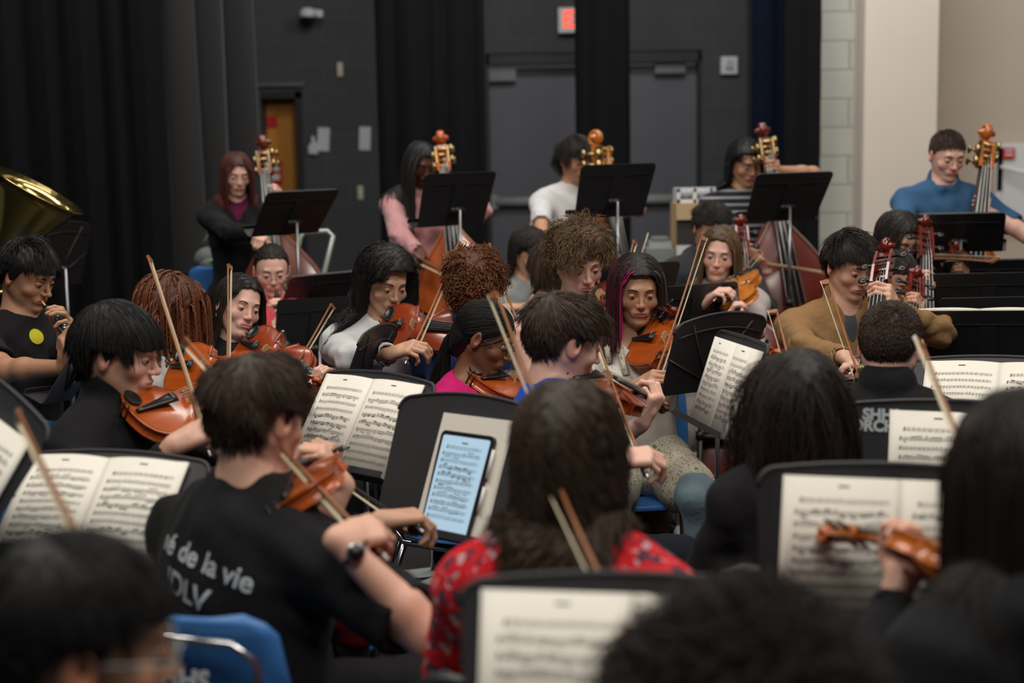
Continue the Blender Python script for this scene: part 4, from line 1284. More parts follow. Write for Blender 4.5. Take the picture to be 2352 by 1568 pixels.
PEOPLE = {}
def person(key, label, head, yaw, pitch=12, roll=0, byaw=None, sit=True, fem=False, skin='light', hair=None, haircol='dark', hairname=None,
           shirt=None, pants=None, RH=None, LH=None, poles=None, size=1.0, lod=False, lean=0.03, hs=1.0, neckline='crew', sleeve='short', eyes=None,
           jaw=1.0, nose=1.0, cheek=1.0, extra=None, bulk=1.0, sh=None, hipz=None, inner=None, nd=.145, sd=.082, under=None, legs=True, knees=None, wrinkle=.004, seed=1, pantlen=1.0, hipshift=(0, 0)):
    rng = np.random.default_rng(seed+7)
    byaw = yaw if byaw is None else byaw
    Hc = V3(*P(*head))
    def fr(yaw_): th = math.radians(yaw_); f = V3(math.sin(th), -math.cos(th), 0); return np.cross(f, V3(0, 0, 1)), f
    x, f = fr(yaw); z = V3(0, 0, 1)
    p_ = math.radians(pitch); f2 = f*math.cos(p_)-z*math.sin(p_); z2 = z*math.cos(p_)+f*math.sin(p_)
    r_ = math.radians(roll); x3 = x*math.cos(r_)+z2*math.sin(r_); z3 = z2*math.cos(r_)-x*math.sin(r_)
    HM = np.eye(4); HM[:3, 0], HM[:3, 1], HM[:3, 2], HM[:3, 3] = x3, f2, z3, Hc
    hs = hs*(0.97 if fem else 1.0)
    bx, bf = fr(byaw)
    N = Hc+V3(0, 0, -nd*hs)-f*.02-f*math.sin(p_)*.05+x*math.sin(r_)*.05
    hz = hipz or (.54 if sit else .90*size)
    hip = V3(N[0], N[1], hz)-bf*lean+bx*hipshift[0]+bf*hipshift[1]
    up = unit(N-hip); TL = np.linalg.norm(N-hip)
    tx = unit(bx-up*(bx@up)); ty = np.cross(up, tx)
    TR = np.stack([tx, ty, up], 1)
    if (ty@bf) < 0: ty = -ty; TR = np.stack([tx, ty, up], 1)
    sw = (sh or (.155 if fem else .178))*size
    S = {'R': N-up*sd+tx*sw, 'L': N-up*sd-tx*sw}
    def body_torso(F, e, neck=True, low=True):
        """torso volumes grown by e"""
        B = bulk
        def el(c, r, k=.05): F.ell(hip+TR@(np.array(c)*np.array((1, 1, TL))), np.array(r)+e, TR, k)
        if low: el((0, -.0, .0), (.165*B, .125*B, .12))
        el((0, 0, .30), (.140*B*(.95 if fem else 1), .105*B, .14), .06)
        el((0, .004, .62), (.158*B*(.94 if fem else 1), .112*B, .16), .06)
        el((0, -.005, .84), (.155*size, .085, .085), .05)
        if fem:
            for s in (-1, 1): el((s*.07, .085*B, .64), (.06, .055, .06), .03)
        F.cone(S['R']-tx*.02, S['L']+tx*.02, .050+e, .050+e, .05)
        for s in ('R', 'L'): F.cone(N+up*.0, S[s]-up*.0, .045+e*.8, .048+e, .04)
    EL = {}; WR = {}
    poles = poles or {}
    hd = {}
    for s, H in (('R', RH), ('L', LH)):
        sg = 1 if s == 'R' else -1
        if H is None:   # hand resting on the lap or hanging
            if sit: H = free_hand(hip+bf*.30+tx*sg*.10+V3(0, 0, .13), bf+V3(0, 0, -.2)-tx*sg*.4, V3(0, 0, -1), s)
            else: H = free_hand(S[s]+V3(0, 0, -.5)+bf*.05, V3(0, 0, -1), -tx*sg, s)
        hd[s] = H
        E = ik(S[s], H['W'], .285*size, .245*size, poles.get(s, V3(0, 0, -1)+tx*sg*.55-bf*.1))
        EL[s] = E; WR[s] = H['W']
    # ---- body mesh
    fine_h = .0045 if lod else .0028; fine_d = .005 if lod else .0034; co = .013 if lod else .010
    pts = [Hc-.16, Hc+.16, hip-.2, hip+.2]+[S[s]+sg for s in 'RL' for sg in (-.09, .09)]+[EL[s]+sg for s in 'RL' for sg in (-.07, .07)]+[WR[s]+hd[s]['f']*.09+sg for s in 'RL' for sg in (-.12, .12)]
    lo = np.min(pts, 0); hi = np.max(pts, 0)
    def axis(i):
        sp = [(Hc[i]-.135, Hc[i]+.135, fine_h)]
        for s in 'RL':
            h = hd[s]; hc = h['W']+h['f']*.07+h['n']*.02; sp.append((hc[i]-.085, hc[i]+.085, fine_d))
        return refined(lo[i], hi[i], co, sp, fine_h)
    F = Field(axis(0), axis(1), axis(2))
    body_torso(F, -.006)
    for s in 'RL':
        F.cone(S[s], EL[s], .046*bulk**.5, .038*bulk**.5, .03)
        mid = (EL[s]*.7+WR[s]*.3)
        F.cone(EL[s], mid, .0375, .036, .02); F.cone(mid, WR[s]-hd[s]['f']*.005, .036, .0235, .02)
        for a, b, r1, r2, k in hand_prims(hd[s], .95 if fem else 1.0): F.cone(a, b, r1, r2, k, m=.02)
    nr = .047 if fem else .054
    nb = Hc+HM[:3, :3]@(np.array((0, -.022, -.045))*hs)
    F.cone(nb, N+ty*.0-up*.03, nr, nr*1.12, .03)
    F.cone(N+up*.01, N-up*.05, nr*1.03, nr*1.05, .035)
    head_field(F, HM, hs, fem, jaw, nose, cheek)
    V, Fq = F.mesh()
    # tints in head space
    q = ((V-Hc)@HM[:3, :3])/hs
    t = np.ones((len(V), 3))
    lip = np.minimum(sd_ell(q, (0, .0925, -.0500), (.0240, .008, .0056)), sd_ell(q, (0, .0915, -.0600), (.0205, .008, .0066)))
    w_ = np.clip(1-lip/.003, 0, 1)[:, None]; t = t*(1-w_)+t*np.array((.82, .55, .54))*w_
    for c_, r_, kcol in (((.045, .07, -.03), .03, (1, .86, .84)), ((-.045, .07, -.03), .03, (1, .86, .84)), ((0, .11, -.024), .018, (1, .84, .82)), ((.085, -.005, 0), .035, (1, .74, .70)), ((-.085, -.005, 0), .035, (1, .74, .70))):
        dd = np.linalg.norm(q-np.array(c_), axis=1); w_ = (np.clip(1-dd/r_, 0, 1)**.7)[:, None]; t = t*(1-w_)+t*np.array(kcol)*w_
    for s in (-1, 1):
        dd = sd_ell(q, (s*.031, .088, .008), (.018, .012, .009)); w_ = (np.clip(1-dd/.006, 0, 1)*.35)[:, None]; t = t*(1-w_)+t*np.array((.78, .7, .7))*w_
    ms = skin_mat('skin_'+skin, SK[skin])
    VV = [V]; FF = [Fq]; TT = [t]; nv = len(V)
    eo = eyes if eyes is not None else (4 if pitch > 14 else 18)
    if not lod or True:
        for s in (-1, 1):
            for e0, e1, colr in ((88, eo, .95), (eo, eo-6, .10), (-85, -30, .97)):
                v_, f_ = lid_patch(s*.031, .008, .0134 if colr > .5 else .0139, e0, e1, HM, hs, m=5 if colr > .5 else 1)
                VV.append(v_); FF.append(f_+nv); TT.append(np.ones((len(v_), 3))*np.array((colr, colr*.9, colr*.88))); nv += len(v_)
    root = np_mesh('person', np.concatenate(VV), np.concatenate(FF), ms, np.concatenate(TT))
    tag(root, label, 'person')
    PEOPLE[key] = dict(root=root, N=N, S=S, hip=hip, bf=bf, tx=tx, ty=ty, up=up, HM=HM, hs=hs, Hc=Hc, EL=EL, WR=WR)
    # ---- eyes and brows
    def hl(v): return Vector(HM[:3, :3]@(np.array(v)*hs)+Hc)
    HR = Matrix(HM[:3, :3].tolist())
    for s in (-1, 1):
        mb = MB().ball(hl((s*.031, .0748, .008)), .0125*hs, seg=14, rings=10)
        mb.ball(hl((s*.031+s*0, .0748+.0088, .008-(.0035 if eo < 12 else .0015))), .0062*hs, mi=1, seg=12, rings=8)
        mb.build('eye', [m_eyew, m_iris], root)
    if (yaw % 360 < 140 or yaw % 360 > 220):
        hm = hair_mat('hair_'+haircol, HC[haircol]) if haircol in HC else hair_mat(haircol, (0.03, .02, .015))
        for s in (-1, 1):
            pr = [(s*.014, .0885, .0275), (s*.024, .0895, .0315), (s*.036, .0855, .033), (s*.047, .077, .029)]
            A = np.array([[p for p in pr]]); A = A*hs@HM[:3, :3].T+Hc
            v_, f_ = tubes(A, np.array([.0030, .0034, .0028, .0012])*(.8 if fem else 1.1), 6)
            np_mesh('eyebrow', v_, f_, hm, np.ones((len(v_), 3))*.8, root)
    # ---- hair
    capsules = [(tuple(S['R']), tuple(N), .066), (tuple(S['L']), tuple(N), .066), (tuple(hip), tuple(N-up*.08), .118)]
    if hair and hair.get('nocaps'): capsules = [(tuple(hip), tuple(N-up*.08), .10)]
    if hair:
        hm = hair_mat('hair_'+haircol, HC[haircol])
        make_hair('hair', HM, hs, hair, hm, root, capsules, rng, lod)
    # ---- shirt
    if shirt is not None:
        st = .0105 if lod else .0078
        lo2 = np.min([hip-.24, S['R']-.16, S['L']-.16, N-.16]+[EL[s]-.1 for s in 'RL']+([WR[s]-.08 for s in 'RL'] if sleeve == 'long' else []), 0)
        hi2 = np.max([hip+.24, S['R']+.16, S['L']+.16, N+.16]+[EL[s]+.1 for s in 'RL']+([WR[s]+.08 for s in 'RL'] if sleeve == 'long' else []), 0)
        if not sit: lo2[2] = min(lo2[2], hip[2]-.16)
        F = Field(*[np.arange(lo2[i], hi2[i], st, dtype=np.float32) for i in range(3)])
        loose = .012 if neckline != 'hood' else .024
        body_torso(F, loose)
        ends = {}
        for s in 'RL':
            E, W, Sh = EL[s], WR[s], S[s]
            if sleeve == 'short':
                e = Sh+(E-Sh)*.72; F.cone(Sh, e, .054+loose*.3, .060, .035)
                ends[s] = (e, unit(E-Sh), .046)
            elif sleeve == 'long':
                e = W-unit(W-E)*.02; F.cone(Sh, E, .057+loose*.3, .050+loose*.2, .035); F.cone(E, e, .050+loose*.2, .037, .02)
                ends[s] = (e, unit(W-E), .031)
            elif sleeve == 'elbow':
                e = Sh+(E-Sh)*.80; F.cone(Sh, e, .068, .078, .05); ends[s] = (e, unit(E-Sh), .055)
            elif sleeve == 'half':
                e = E+(W-E)*.15; F.cone(Sh, E, .056, .052, .035); F.cone(E, e, .05, .05, .02); ends[s] = (e, unit(W-E), .042)
            elif sleeve == 'none': ends[s] = None
        sl, G = F.sub(lo2, hi2)
        a_ = rng.random(6)*6
        w1 = np.sin(G[..., 2]*38+6*np.sin(G[..., 0]*7+a_[0])+a_[1])*np.sin(G[..., 0]*21+3*np.sin(G[..., 2]*9)+a_[2])
        w2 = np.sin(G[..., 0]*52+G[..., 2]*34+4*np.sin(G[..., 1]*11+a_[3]))*np.sin(G[..., 1]*30+a_[4]+3*np.sin(G[..., 2]*13))
        w3 = np.sin(G[..., 2]*95+5*np.sin(G[..., 0]*17+G[..., 1]*13+a_[5]))
        dd = wrinkle*(w1*.7+w2*.6)
        for s in 'RL':
            el_ = np.linalg.norm(G-EL[s].astype(np.float32), axis=-1); dd = dd+np.exp(-(el_/.09)**2)*w3*.0045*(wrinkle/.004)
            el_ = np.linalg.norm(G-(S[s]-up*.09).astype(np.float32), axis=-1); dd = dd+np.exp(-(el_/.08)**2)*w3*.003*(wrinkle/.004)
        F.D[sl] = F.D[sl]+dd.astype(np.float32)
        if neckline == 'high': F.cone(N-up*.01, nb*.25+N*.75+up*.03, nr+.024, nr+.016, .015)
        if neckline == 'collar' or neckline == 'polo':
            F.cone(N-up*.02+ty*.005, N+up*.034-ty*.004, nr+.036, nr+.022, .006)
        if neckline == 'hood': F.ell(N-ty*.075+up*.0, (.12, .075, .065), TR, .03); F.cone(N-up*.0, N+up*.02, nr+.045, nr+.03, .02)
        c_ = {'crew': (N+up*.058+ty*.012, (nr+.010, nr+.017, .060)), 'v': (N+up*.02+ty*.045, (nr+.018, nr+.03, .10)), 'wide': (N+up*.03+ty*.03, (nr+.045, nr+.03, .075)),
              'high': (N+up*.085, (nr+.004, nr+.004, .06)), 'collar': (N+up*.055+ty*.02, (nr+.008, nr+.016, .085)), 'polo': (N+up*.05+ty*.02, (nr+.008, nr+.016, .085)), 'hood': (N+up*.06+ty*.02, (nr+.014, nr+.02, .08))}[neckline]
        F.ell(c_[0], c_[1], TR, .006, 's')
        if neckline in ('polo', 'collar', 'v'):
            F.cone(N+ty*.10-up*.03, N+ty*.13-up*.10, .022, .004, .01, 's')
        for s in 'RL':
            if ends.get(s):
                e, d_, rr = ends[s]; e = np.array(e)
                def cut(g, e=e, d_=d_): 
                    q_ = g-e.astype(np.float32); return -(q_@d_.astype(np.float32))
                sl, G = F.sub(e-.10, e+.10)
                q_ = G-e.astype(np.float32); al = q_@d_.astype(np.float32); rad = np.sqrt(np.maximum((q_*q_).sum(-1)-al*al, 0))
                lim = np.where(rad < .085, al, -1.0)
                F.D[sl] = np.maximum(F.D[sl], lim.astype(np.float32))
                F.cone(e-d_*.035, e+d_*.04, rr, rr, .003, 's', m=.02)
        if sit: pass
        else:
            cz = hip[2]-.07
            k_ = np.searchsorted(F.Z, cz); sl, G = F.sub(lo2, V3(hi2[0], hi2[1], cz+.05)); F.D[sl] = np.maximum(F.D[sl], cz-G[..., 2])
        if under is not None:
            q_ = None
            F.cone(N+ty*.10+up*.02, N+ty*.17-up*.17, .050, .030, .012, 's'); F.cone(N+ty*.17-up*.17, hip+ty*.17+up*.05, .030, .018, .012, 's')
            F2 = Field(*[np.arange(a_2, b_2, .012, dtype=np.float32) for a_2, b_2 in zip(np.min([hip-.22, S['R']-.12, S['L']-.12, N-.12], 0), np.max([hip+.22, S['R']+.12, S['L']+.12, N+.12], 0))])
            body_torso(F2, .004); F2.ell(N+up*.058+ty*.012, (nr+.008, nr+.014, .060), TR, .006, 's')
            V2, Fq2 = F2.mesh(); np_mesh('undershirt', V2, Fq2, under, None, root)
        V, Fq = F.mesh()
        o = np_mesh('shirt' if inner != 'jacket' else 'jacket', V, Fq, shirt, None, root)
        PEOPLE[key]['shirt'] = o
    # ---- trousers, shoes
    if pants is not None and legs:
        st = .0125 if lod else .0095
        K = {}; A_ = {}
        for s, sg in (('R', 1), ('L', -1)):
            hj = hip+tx*sg*.085
            if sit:
                kn = V3(hj[0], hj[1], .49)+bf*.41*size+bx*sg*.07
                if knees: kn = V3(*knees[s])
                K[s] = kn; A_[s] = V3(kn[0], kn[1], .09)+bf*.0+bx*sg*.01
            else:
                K[s] = V3(hj[0], hj[1], .48*size)+bf*.03+bx*sg*.01; A_[s] = V3(hj[0], hj[1], .09)-bf*.02+bx*sg*.02
        pts = [hip-.2, hip+.2]+[K[s]+d for s in 'RL' for d in (-.11, .11)]+[A_[s]+d for s in 'RL' for d in (-.09, .09)]
        lo3 = np.min(pts, 0); hi3 = np.max(pts, 0)
        F = Field(*[np.arange(lo3[i], hi3[i], st, dtype=np.float32) for i in range(3)])
        F.ell(hip, (.172, .132, .118), TR, .04)
        for s, sg in (('R', 1), ('L', -1)):
            hj = hip+tx*sg*.085
            F.cone(hj, K[s], .090, .069, .04)
            e = K[s]+(A_[s]-K[s])*pantlen
            F.cone(K[s], e, .066, .058, .03)
        sl, G = F.sub(lo3, hi3)
        F.D[sl] = F.D[sl]+(.004*np.sin(G[..., 2]*45+4*np.sin(G[..., 0]*14))*np.sin(G[..., 0]*33+G[..., 1]*29)).astype(np.float32)
        V, Fq = F.mesh()
        np_mesh('trousers' if pantlen > .8 else 'shorts', V, Fq, pants, None, root)
        for s, sg in (('R', 1), ('L', -1)):
            a_ = A_[s]
            mb = MB()
            if pantlen < .8: mb2 = MB().tube([Vector(K[s]+(a_-K[s])*pantlen*.9), Vector(K[s]*.5+a_*.5), Vector(a_)], [.052, .05, .033], 12); o2 = mb2.build('calf', new_mat('leg_skin_'+skin, SK[skin], .5), root)
            Mf = Matrix((Vector(bx).to_tuple(), Vector(bf).to_tuple(), (0, 0, 1))).transposed()
            mb.ball(Vector((a_[0], a_[1], .052))+Vector(bf)*.02, (.045, .055, .05), M=Mf).ball(Vector((a_[0], a_[1], .038))+Vector(bf)*.10, (.045, .095, .036), M=Mf)
            mb.tube([Vector((a_[0], a_[1], .004))-Vector(bf)*.04, Vector((a_[0], a_[1], .004))+Vector(bf)*.19], .04, 8, flat=.25, up=(0, 0, 1))
            mb.build('shoe', (extra or {}).get('shoe', m_shoe), root)
    return PEOPLE[key]

def glasses(pk, mat, lensr=.0235, round_=True):
    D = PEOPLE[pk]; HM, hs, Hc = D['HM'], D['hs'], D['Hc']
    def hl(v): return Vector(HM[:3, :3]@(np.array(v)*hs)+Hc)
    g = MB()
    for s in (-1, 1):
        ring = []
        for i in range(20):
            a = 2*math.pi*i/20; ex = 1 if round_ else .82
            ring.append(hl((s*.032+lensr*math.copysign(abs(math.cos(a))**ex, math.cos(a)), .103-abs(s*.032+lensr*math.cos(a))**2*2.2, .004+lensr*.82*math.copysign(abs(math.sin(a))**ex, math.sin(a)))))
        g.tube(ring+[ring[0]], .0012, 6, cap=False)
        g.tube([hl((s*.056, .096, .008)), hl((s*.071, .085, .009)), hl((s*.078, .03, .008)), hl((s*.079, -.01, .006)), hl((s*.078, -.025, -.012))], .0014, 6)
    g.tube([hl((-.009, .107, .008)), hl((0, .112, .010)), hl((.009, .107, .008))], .0012, 6)
    return g.build('glasses', mat, D['root'])

def necklace(pk, mat, pend=None, drop=.10, r=.0012):
    D = PEOPLE[pk]; N, tx, ty, up = D['N'], D['tx'], D['ty'], D['up']
    pts = []
    for i in range(25):
        a = math.pi*2*i/24
        y = -math.cos(a); w_ = max(0, y)
        pts.append(Vector(N+tx*math.sin(a)*(.075)+ty*(y*.062+w_*.03+.01)+up*(.012-drop*w_**1.6)))
    g = MB().tube(pts, r, 5, cap=False)
    if pend: g.ball(pts[12]-Vector((0, 0, .01)), pend)
    return g.build('necklace', mat, D['root'])

STY = {
 'short': dict(mode='short', len=.05, front=-.15, th=.012, up=.06, grav=.05, sweep=(.3, 0, .1), r=.0011, n=6500, m=8, clump=.22, tip=.5, side=.5),
 'crop': dict(mode='short', len=.016, th=.005, up=.5, grav=.02, r=.0010, n=6500, m=3, clump=.1, fuzz=.2, fore=.084, side=.6, tip=.5),
 'mop': dict(mode='short', len=.075, front=.2, th=.02, up=.25, grav=.12, r=.0012, n=5500, m=10, clump=.45, side=.6, tip=.5),
 'bowl': dict(mode='short', len=.095, front=.0, th=.016, up=.12, grav=.15, r=.0012, n=5500, m=11, clump=.22, side=.6, nape=False, tip=.5),
 'shag': dict(earclear=False, mode='short', len=.115, front=-.2, th=.018, up=.2, grav=.2, r=.0013, n=4800, m=11, clump=.4, nape=True, tip=.5),
 'curly': dict(mode='out', len=.05, th=.018, lift=.02, r=.0022, n=2600, m=12, curl=.007, wave=.028, grav=.10, clump=.5, fuzz=.4, rough=.006, front=.5, side=.55),
 'afro': dict(mode='out', len=.075, th=.035, lift=.012, r=.0016, n=4200, m=14, curl=.006, wave=.018, grav=.02, fuzz=.35, rough=.008),
 'long': dict(mode='part', len=.42, th=.014, r=.0015, n=4200, m=20, grav=.30, gfin=.6, up=.05, fuzz=.05, nape=True, clump=.18),
 'bob': dict(mode='part', len=.25, th=.020, r=.0016, n=5000, m=16, grav=.30, gfin=.6, up=.05, fuzz=.05, nape=True, clump=.2),
 'tied': dict(mode='tie', len=.20, th=.006, r=.0012, n=3400, m=14, nape=True, clump=.03, fuzz=.02, up=.0),
 'dread': dict(mode='short', len=.18, th=.034, r=.0056, n=430, m=22, grav=.26, gfin=.5, up=.6, clump=.5, fuzz=.25, tip=.6, whorl=(0, .0, .12), nape=True, curl=.0022, wave=.016, earclear=False),
}
def style(name, **kw): d = dict(STY[name]); d.update(kw); return d
# ---------------------------------------------------------------- stands and music
back = stand_back
back([(610, 447), (770, 441), (736, 530), (583, 533)], 'black flat music stand in front of the red haired bass player', W=.47, H=.30, d0=6.75)
Mb1 = DBG[-1][1].copy()
back([(970, 407), (1132, 402), (1118, 508), (962, 510)], 'black flat music stand in front of the bass player in the pink satin shirt', W=.47, H=.30, d0=6.75)
back([(1331, 386), (1497, 383), (1487, 489), (1322, 490)], 'black flat music stand in front of the bass player in the white T-shirt', W=.47, H=.30, d0=6.75)
back([(1735, 406), (1903, 399), (1881, 502), (1715, 497)], 'black flat music stand in front of the bass player in the striped shirt', W=.47, H=.30, d0=6.75)
back([(2115, 497), (2300, 484), (2303, 572), (2116, 580)], 'black flat music stand in front of the bass player in the blue polo shirt', W=.44, H=.27, d0=6.5)
back([(665, 641), (797, 636), (795, 700), (655, 705)], 'black music stand with rails right of the girl in round glasses', W=.43, H=.27, d0=6.5)
back([(637, 688), (800, 682), (792, 850), (622, 852)], 'tall black music stand beside the coral pink top', d0=6.0)
back([(1512, 668), (1676, 664), (1684, 760), (1508, 765)], 'black flat music stand left of the light haired violinist', W=.44, H=.28, d0=5.7)
back([(1378, 620), (1545, 614), (1548, 715), (1372, 715)], 'black music stand mostly hidden behind the pink haired violinist', W=.45, H=.28, d0=5.8)
back([(2172, 604), (2392, 590), (2396, 700), (2166, 708)], 'rearmost of the black stands stacked at the right edge', W=.45, H=.30, d0=6.4)
back([(2140, 629), (2405, 622), (2410, 770), (2134, 776)], 'second black stand from the rear at the right edge', d0=5.9)
back([(2165, 684), (2430, 679), (2440, 830), (2156, 836)], 'round cornered black stand third from the rear at the right edge', d0=5.4)
st_front = back([(2105, 713), (2440, 712), (2440, 885), (2098, 885)], 'wide black stand nearest the camera at the right edge with pages over its top', d0=5.0)
Mfr = DBG[-1][1].copy()
book(Mfr @ Matrix.Translation((.03, .003, .012)), 'open pages showing their top edge over the wide black stand at right', 41, .25, .30)
back([(72, 541), (204, 533), (194, 640), (62, 650)], 'dark arched music stand by the tuba bell in the shadows', kind='arch', arch=.03, H=.33, mat=m_stand, d0=6.8)
back([(824, 788), (906, 768), (852, 930), (762, 936)], 'small arched stand seen edge on beside the long haired violinist in white', kind='arch', arch=.03, H=.33, d0=4.6)
back([(207, 737), (268, 752), (170, 925), (96, 905)], 'black stand turned edge on in front of the oboe player', kind='arch', arch=.02, H=.33, d0=4.5)
S4 = back([(1551, 756), (1757, 732), (1712, 890), (1510, 899)], 'large arched black stand with ribbed back in front of the pink haired violinist', kind='arch', arch=.035, H=.27, W=.41, d0=4.5)

BK = []
def book_stand(px, blabel, slabel, seed, W=.56, H=.36, arch=.02, dx=0, dy=.0, curl=.012, d0=None, t0=32, ts=9, yaws=None, bs=1.0, slide=None, **kw):
    M = quad_pose(px, .432*bs, .283*bs, False, d0, t0, ts, yaws)
    if slide:
        k = slide/-(CAM_M.inverted() @ M.translation).z; bs *= k; W *= k; H *= k
        M.translation = CAM_M.translation+(M.translation-CAM_M.translation)*k; DBG.append((blabel[:40], M, quad_pose.cost))
    book(M @ Matrix.Translation((0, 0, .008)), blabel, seed, .216*bs, .283*bs, curl=curl, curlR=kw.pop('curlR', 0))
    Md = M @ Matrix.Translation((dx, dy+(H-.283*bs)/2-0.004, 0.0))
    s = stand(Md, slabel, kind='arch', W=W, H=H, arch=arch, **kw)
    BK.append((M, Md)); return s
book_stand([(83, 1047), (432, 1073), (347, 1312), (-28, 1286)], 'open music book on the lower left stand behind the foreground boy with glasses', 'arched charcoal stand at lower left, left of the lettered black T-shirt', 1, d0=3.1, slide=3.1, W=.50, H=.294, dx=.02)
book_stand([(-154, 836), (76, 1048), (-74, 1288), (-304, 1076)], 'music book cut off by the left edge of the frame', 'stand mostly cut off by the left edge of the frame', 2, d0=3.0, slide=2.95, W=.5, H=.33)
book_stand([(752, 862), (984, 890), (883, 1106), (672, 1070)], 'open music book in front of the girl in magenta, left of the tablet', 'arched charcoal stand carrying the open book left of the tablet', 3, d0=3.8, W=.49, H=.294, dx=.01)
book_stand([(1649, 778), (1757, 813), (1695, 1011), (1591, 960)], 'sharply focused open music book angled to the left near the centre right', 'narrow looking black stand behind the sharply focused angled book', 4, d0=4.1, W=.45, H=.30, bs=.97, slide=4.12, arch=.004, dx=.0, curl=.02, curlR=.05)
book_stand([(2133, 831), (2478, 842), (2462, 1046), (2101, 1036)], 'open music book nearest the cellists at right, topmost of the three at right', 'black stand holding the topmost book at right beside the short haired man', 5, d0=4.1, W=.53, H=.294)
S7 = book_stand([(2045, 938), (2478, 953), (2455, 1240), (2030, 1222)], 'middle open music book of the three at right, partly covering white lettering', 'charcoal stand lettered in white paint at its upper left corner', 6, d0=3.4, W=.58, H=.294, dx=-.05)
S8 = book_stand([(1797, 1087), (2335, 1104), (2300, 1472), (1780, 1448)], 'large open music book at lower right behind the raised violin scroll', 'charcoal stand at lower right behind the raised violin scroll', 7, d0=2.7, W=.52, H=.294)
S9 = book_stand([(1112, 1352), (1865, 1370), (1850, 1890), (1085, 1865)], 'blurred large music book at bottom centre in front of the red floral shirt', 'charcoal stand at bottom centre below the red floral shirt', 8, d0=2.0, W=.49, H=.294)

# tablet stand
M = quad_pose([(1023, 948), (1175, 965), (1106, 1256), (948, 1228)], .23, .305, False, 3.4)
DBG.append(('tablet paper', M, quad_pose.cost))
Md = M @ Matrix.Translation((-.035, .012, -.006))
stand(Md, 'arched charcoal stand holding the tablet and a blank cream sheet', kind='arch', W=.5, H=.33, arch=.03)
o = MB().box((0, 0, 0), (.23, .305, .004)).box((0.002, -.002, -.003), (.23, .303, .003)).build('paper_sheet', m_page); o.matrix_world = M; tag(o, 'blank cream sheet behind the glowing tablet', 'paper')
MT = quad_pose([(1012, 997), (1152, 1015), (1090, 1245), (951, 1221)], .172, .25, False, 3.38)
DBG.append(('tablet', MT, quad_pose.cost))
_q = M.inverted() @ MT.translation; MT = M @ Matrix.Translation((_q.x, _q.y, .010))
tab = empty('tablet', MT); tag(tab, 'tablet in a black case showing blue lit sheet music', 'tablet')
MB().prism(rrect(.178, .262, .014), -.006, .004).build('case', m_black, tab)
m_screen = new_mat('tablet_screen', (.3, .45, .6), .2); bsdf(m_screen).inputs['Emission Color'].default_value = (.42, .60, .72, 1); bsdf(m_screen).inputs['Emission Strength'].default_value = .62
MB().prism(rrect(.158, .24, .006), .004, .0048).build('screen', m_screen, tab)
Vn, Fn = notation(33, .158, .24, lambda x: .0052, 11, x0=.012, top=.022)
MB().add([(x-.079, y, z) for x, y, z in Vn], Fn, 0, False).build('notation', m_ink, tab)
MB().tube([(.092, .10, 0), (.092, .03, 0)], .0045, 8).tube([(.092, .01, 0), (.092, -.05, 0)], .0045, 8).build('stylus', m_white, tab)

# lettering painted on the stand of the middle right book
Md = BK[5][1]
def corner_text(txt, px, py, size, M):
    me = text_mesh(txt, size, .0016); me.materials.clear(); me.materials.append(new_mat('white_paint', (.5, .55, .56), .6))
    o = bpy.data.objects.new('lettering', me); C.objects.link(o)
    inv = M.inverted(); a = inv @ CAM_M.translation; b = inv @ P(px, py, 3.0); t = a.z/(a.z-b.z); q = a+(b-a)*t
    o.matrix_world = M @ Matrix.Translation((q.x, q.y, .0012)); return o
for o_ in (corner_text('SHHS', 2024, 953, .036, Md), corner_text('ORCHESTRA', 2056, 980, .036, Md)):
    st7 = S7; bpy.context.view_layer.update(); mw = o_.matrix_world.copy(); o_.parent = st7; o_.matrix_parent_inverse = st7.matrix_world.inverted()
# ---------------------------------------------------------------- the players
def vf(yaw): th = math.radians(yaw); return Vector((math.sin(th), -math.cos(th), 0))
def Vc(*a): return P(*a)
VCOL = {'orange': srgb(186, 84, 22), 'red': srgb(152, 58, 20), 'amber': srgb(190, 100, 25), 'brown': srgb(110, 44, 18), 'cherry': srgb(118, 26, 16), 'redbrown': srgb(108, 36, 22), 'golden': srgb(200, 116, 34)}

def setup_fiddle(kind, tail, scroll, label, col='orange', far=True, up=(0, 0, 1), L=None, chin='k'):
    T = Vc(*tail)
    ln = L or {'violin': .595, 'viola': .66, 'cello': 1.25, 'bass': 1.85}[kind]
    if len(scroll) == 2: S = at_dist(T, scroll[0], scroll[1], ln, far)
    else: S = Vc(*scroll); T = S+(T-S).normalized()*ln
    r = fiddle(kind, 'varnish_'+col, VCOL[col], label, chin=chin)
    M = orient(T, S, up); r.matrix_world = M
    return M

def neck_hand(M, y, curls=(58, 62, 42), kind='violin', dist=None, fdir=None):
    x, yy, z = [Vector(M.col[i][:3]) for i in range(3)]
    c = M @ Vector((0, y, {'violin': 0.002, 'cello': 0.0, 'bass': 0.0}.get(kind, 0)))
    return grip(c, yy, -x, fdir or z, 'L', curls, dist or {'violin': .026, 'cello': .034, 'bass': .040}[kind])

def setup_bow(frog, tip, label, f, far=True, dark=False, kind='violin', L=.735, grip_y=.035):
    F_ = Vc(*frog)
    T = at_dist(F_, tip[0], tip[1], L, far) if len(tip) == 2 else Vc(*tip)
    a = (T-F_).normalized(); f = Vector(f); f = (f-a*f.dot(a)).normalized(); n = a.cross(f)
    bow(T, F_, -n, label, dark, kind)
    return grip(F_+a*grip_y, a, n, n.cross(a), 'R', (42, 48, 34), .026, back=.066)

def seat(key, yaw=None, mat=None, lab=None, **kw):
    D = PEOPLE[key]; h = D['hip']; b = D['bf']
    yaw = yaw if yaw is not None else math.degrees(math.atan2(b[0], -b[1]))
    chair((h[0]+b[0]*.04, h[1]+b[1]*.04), yaw, lab, mat, **kw)

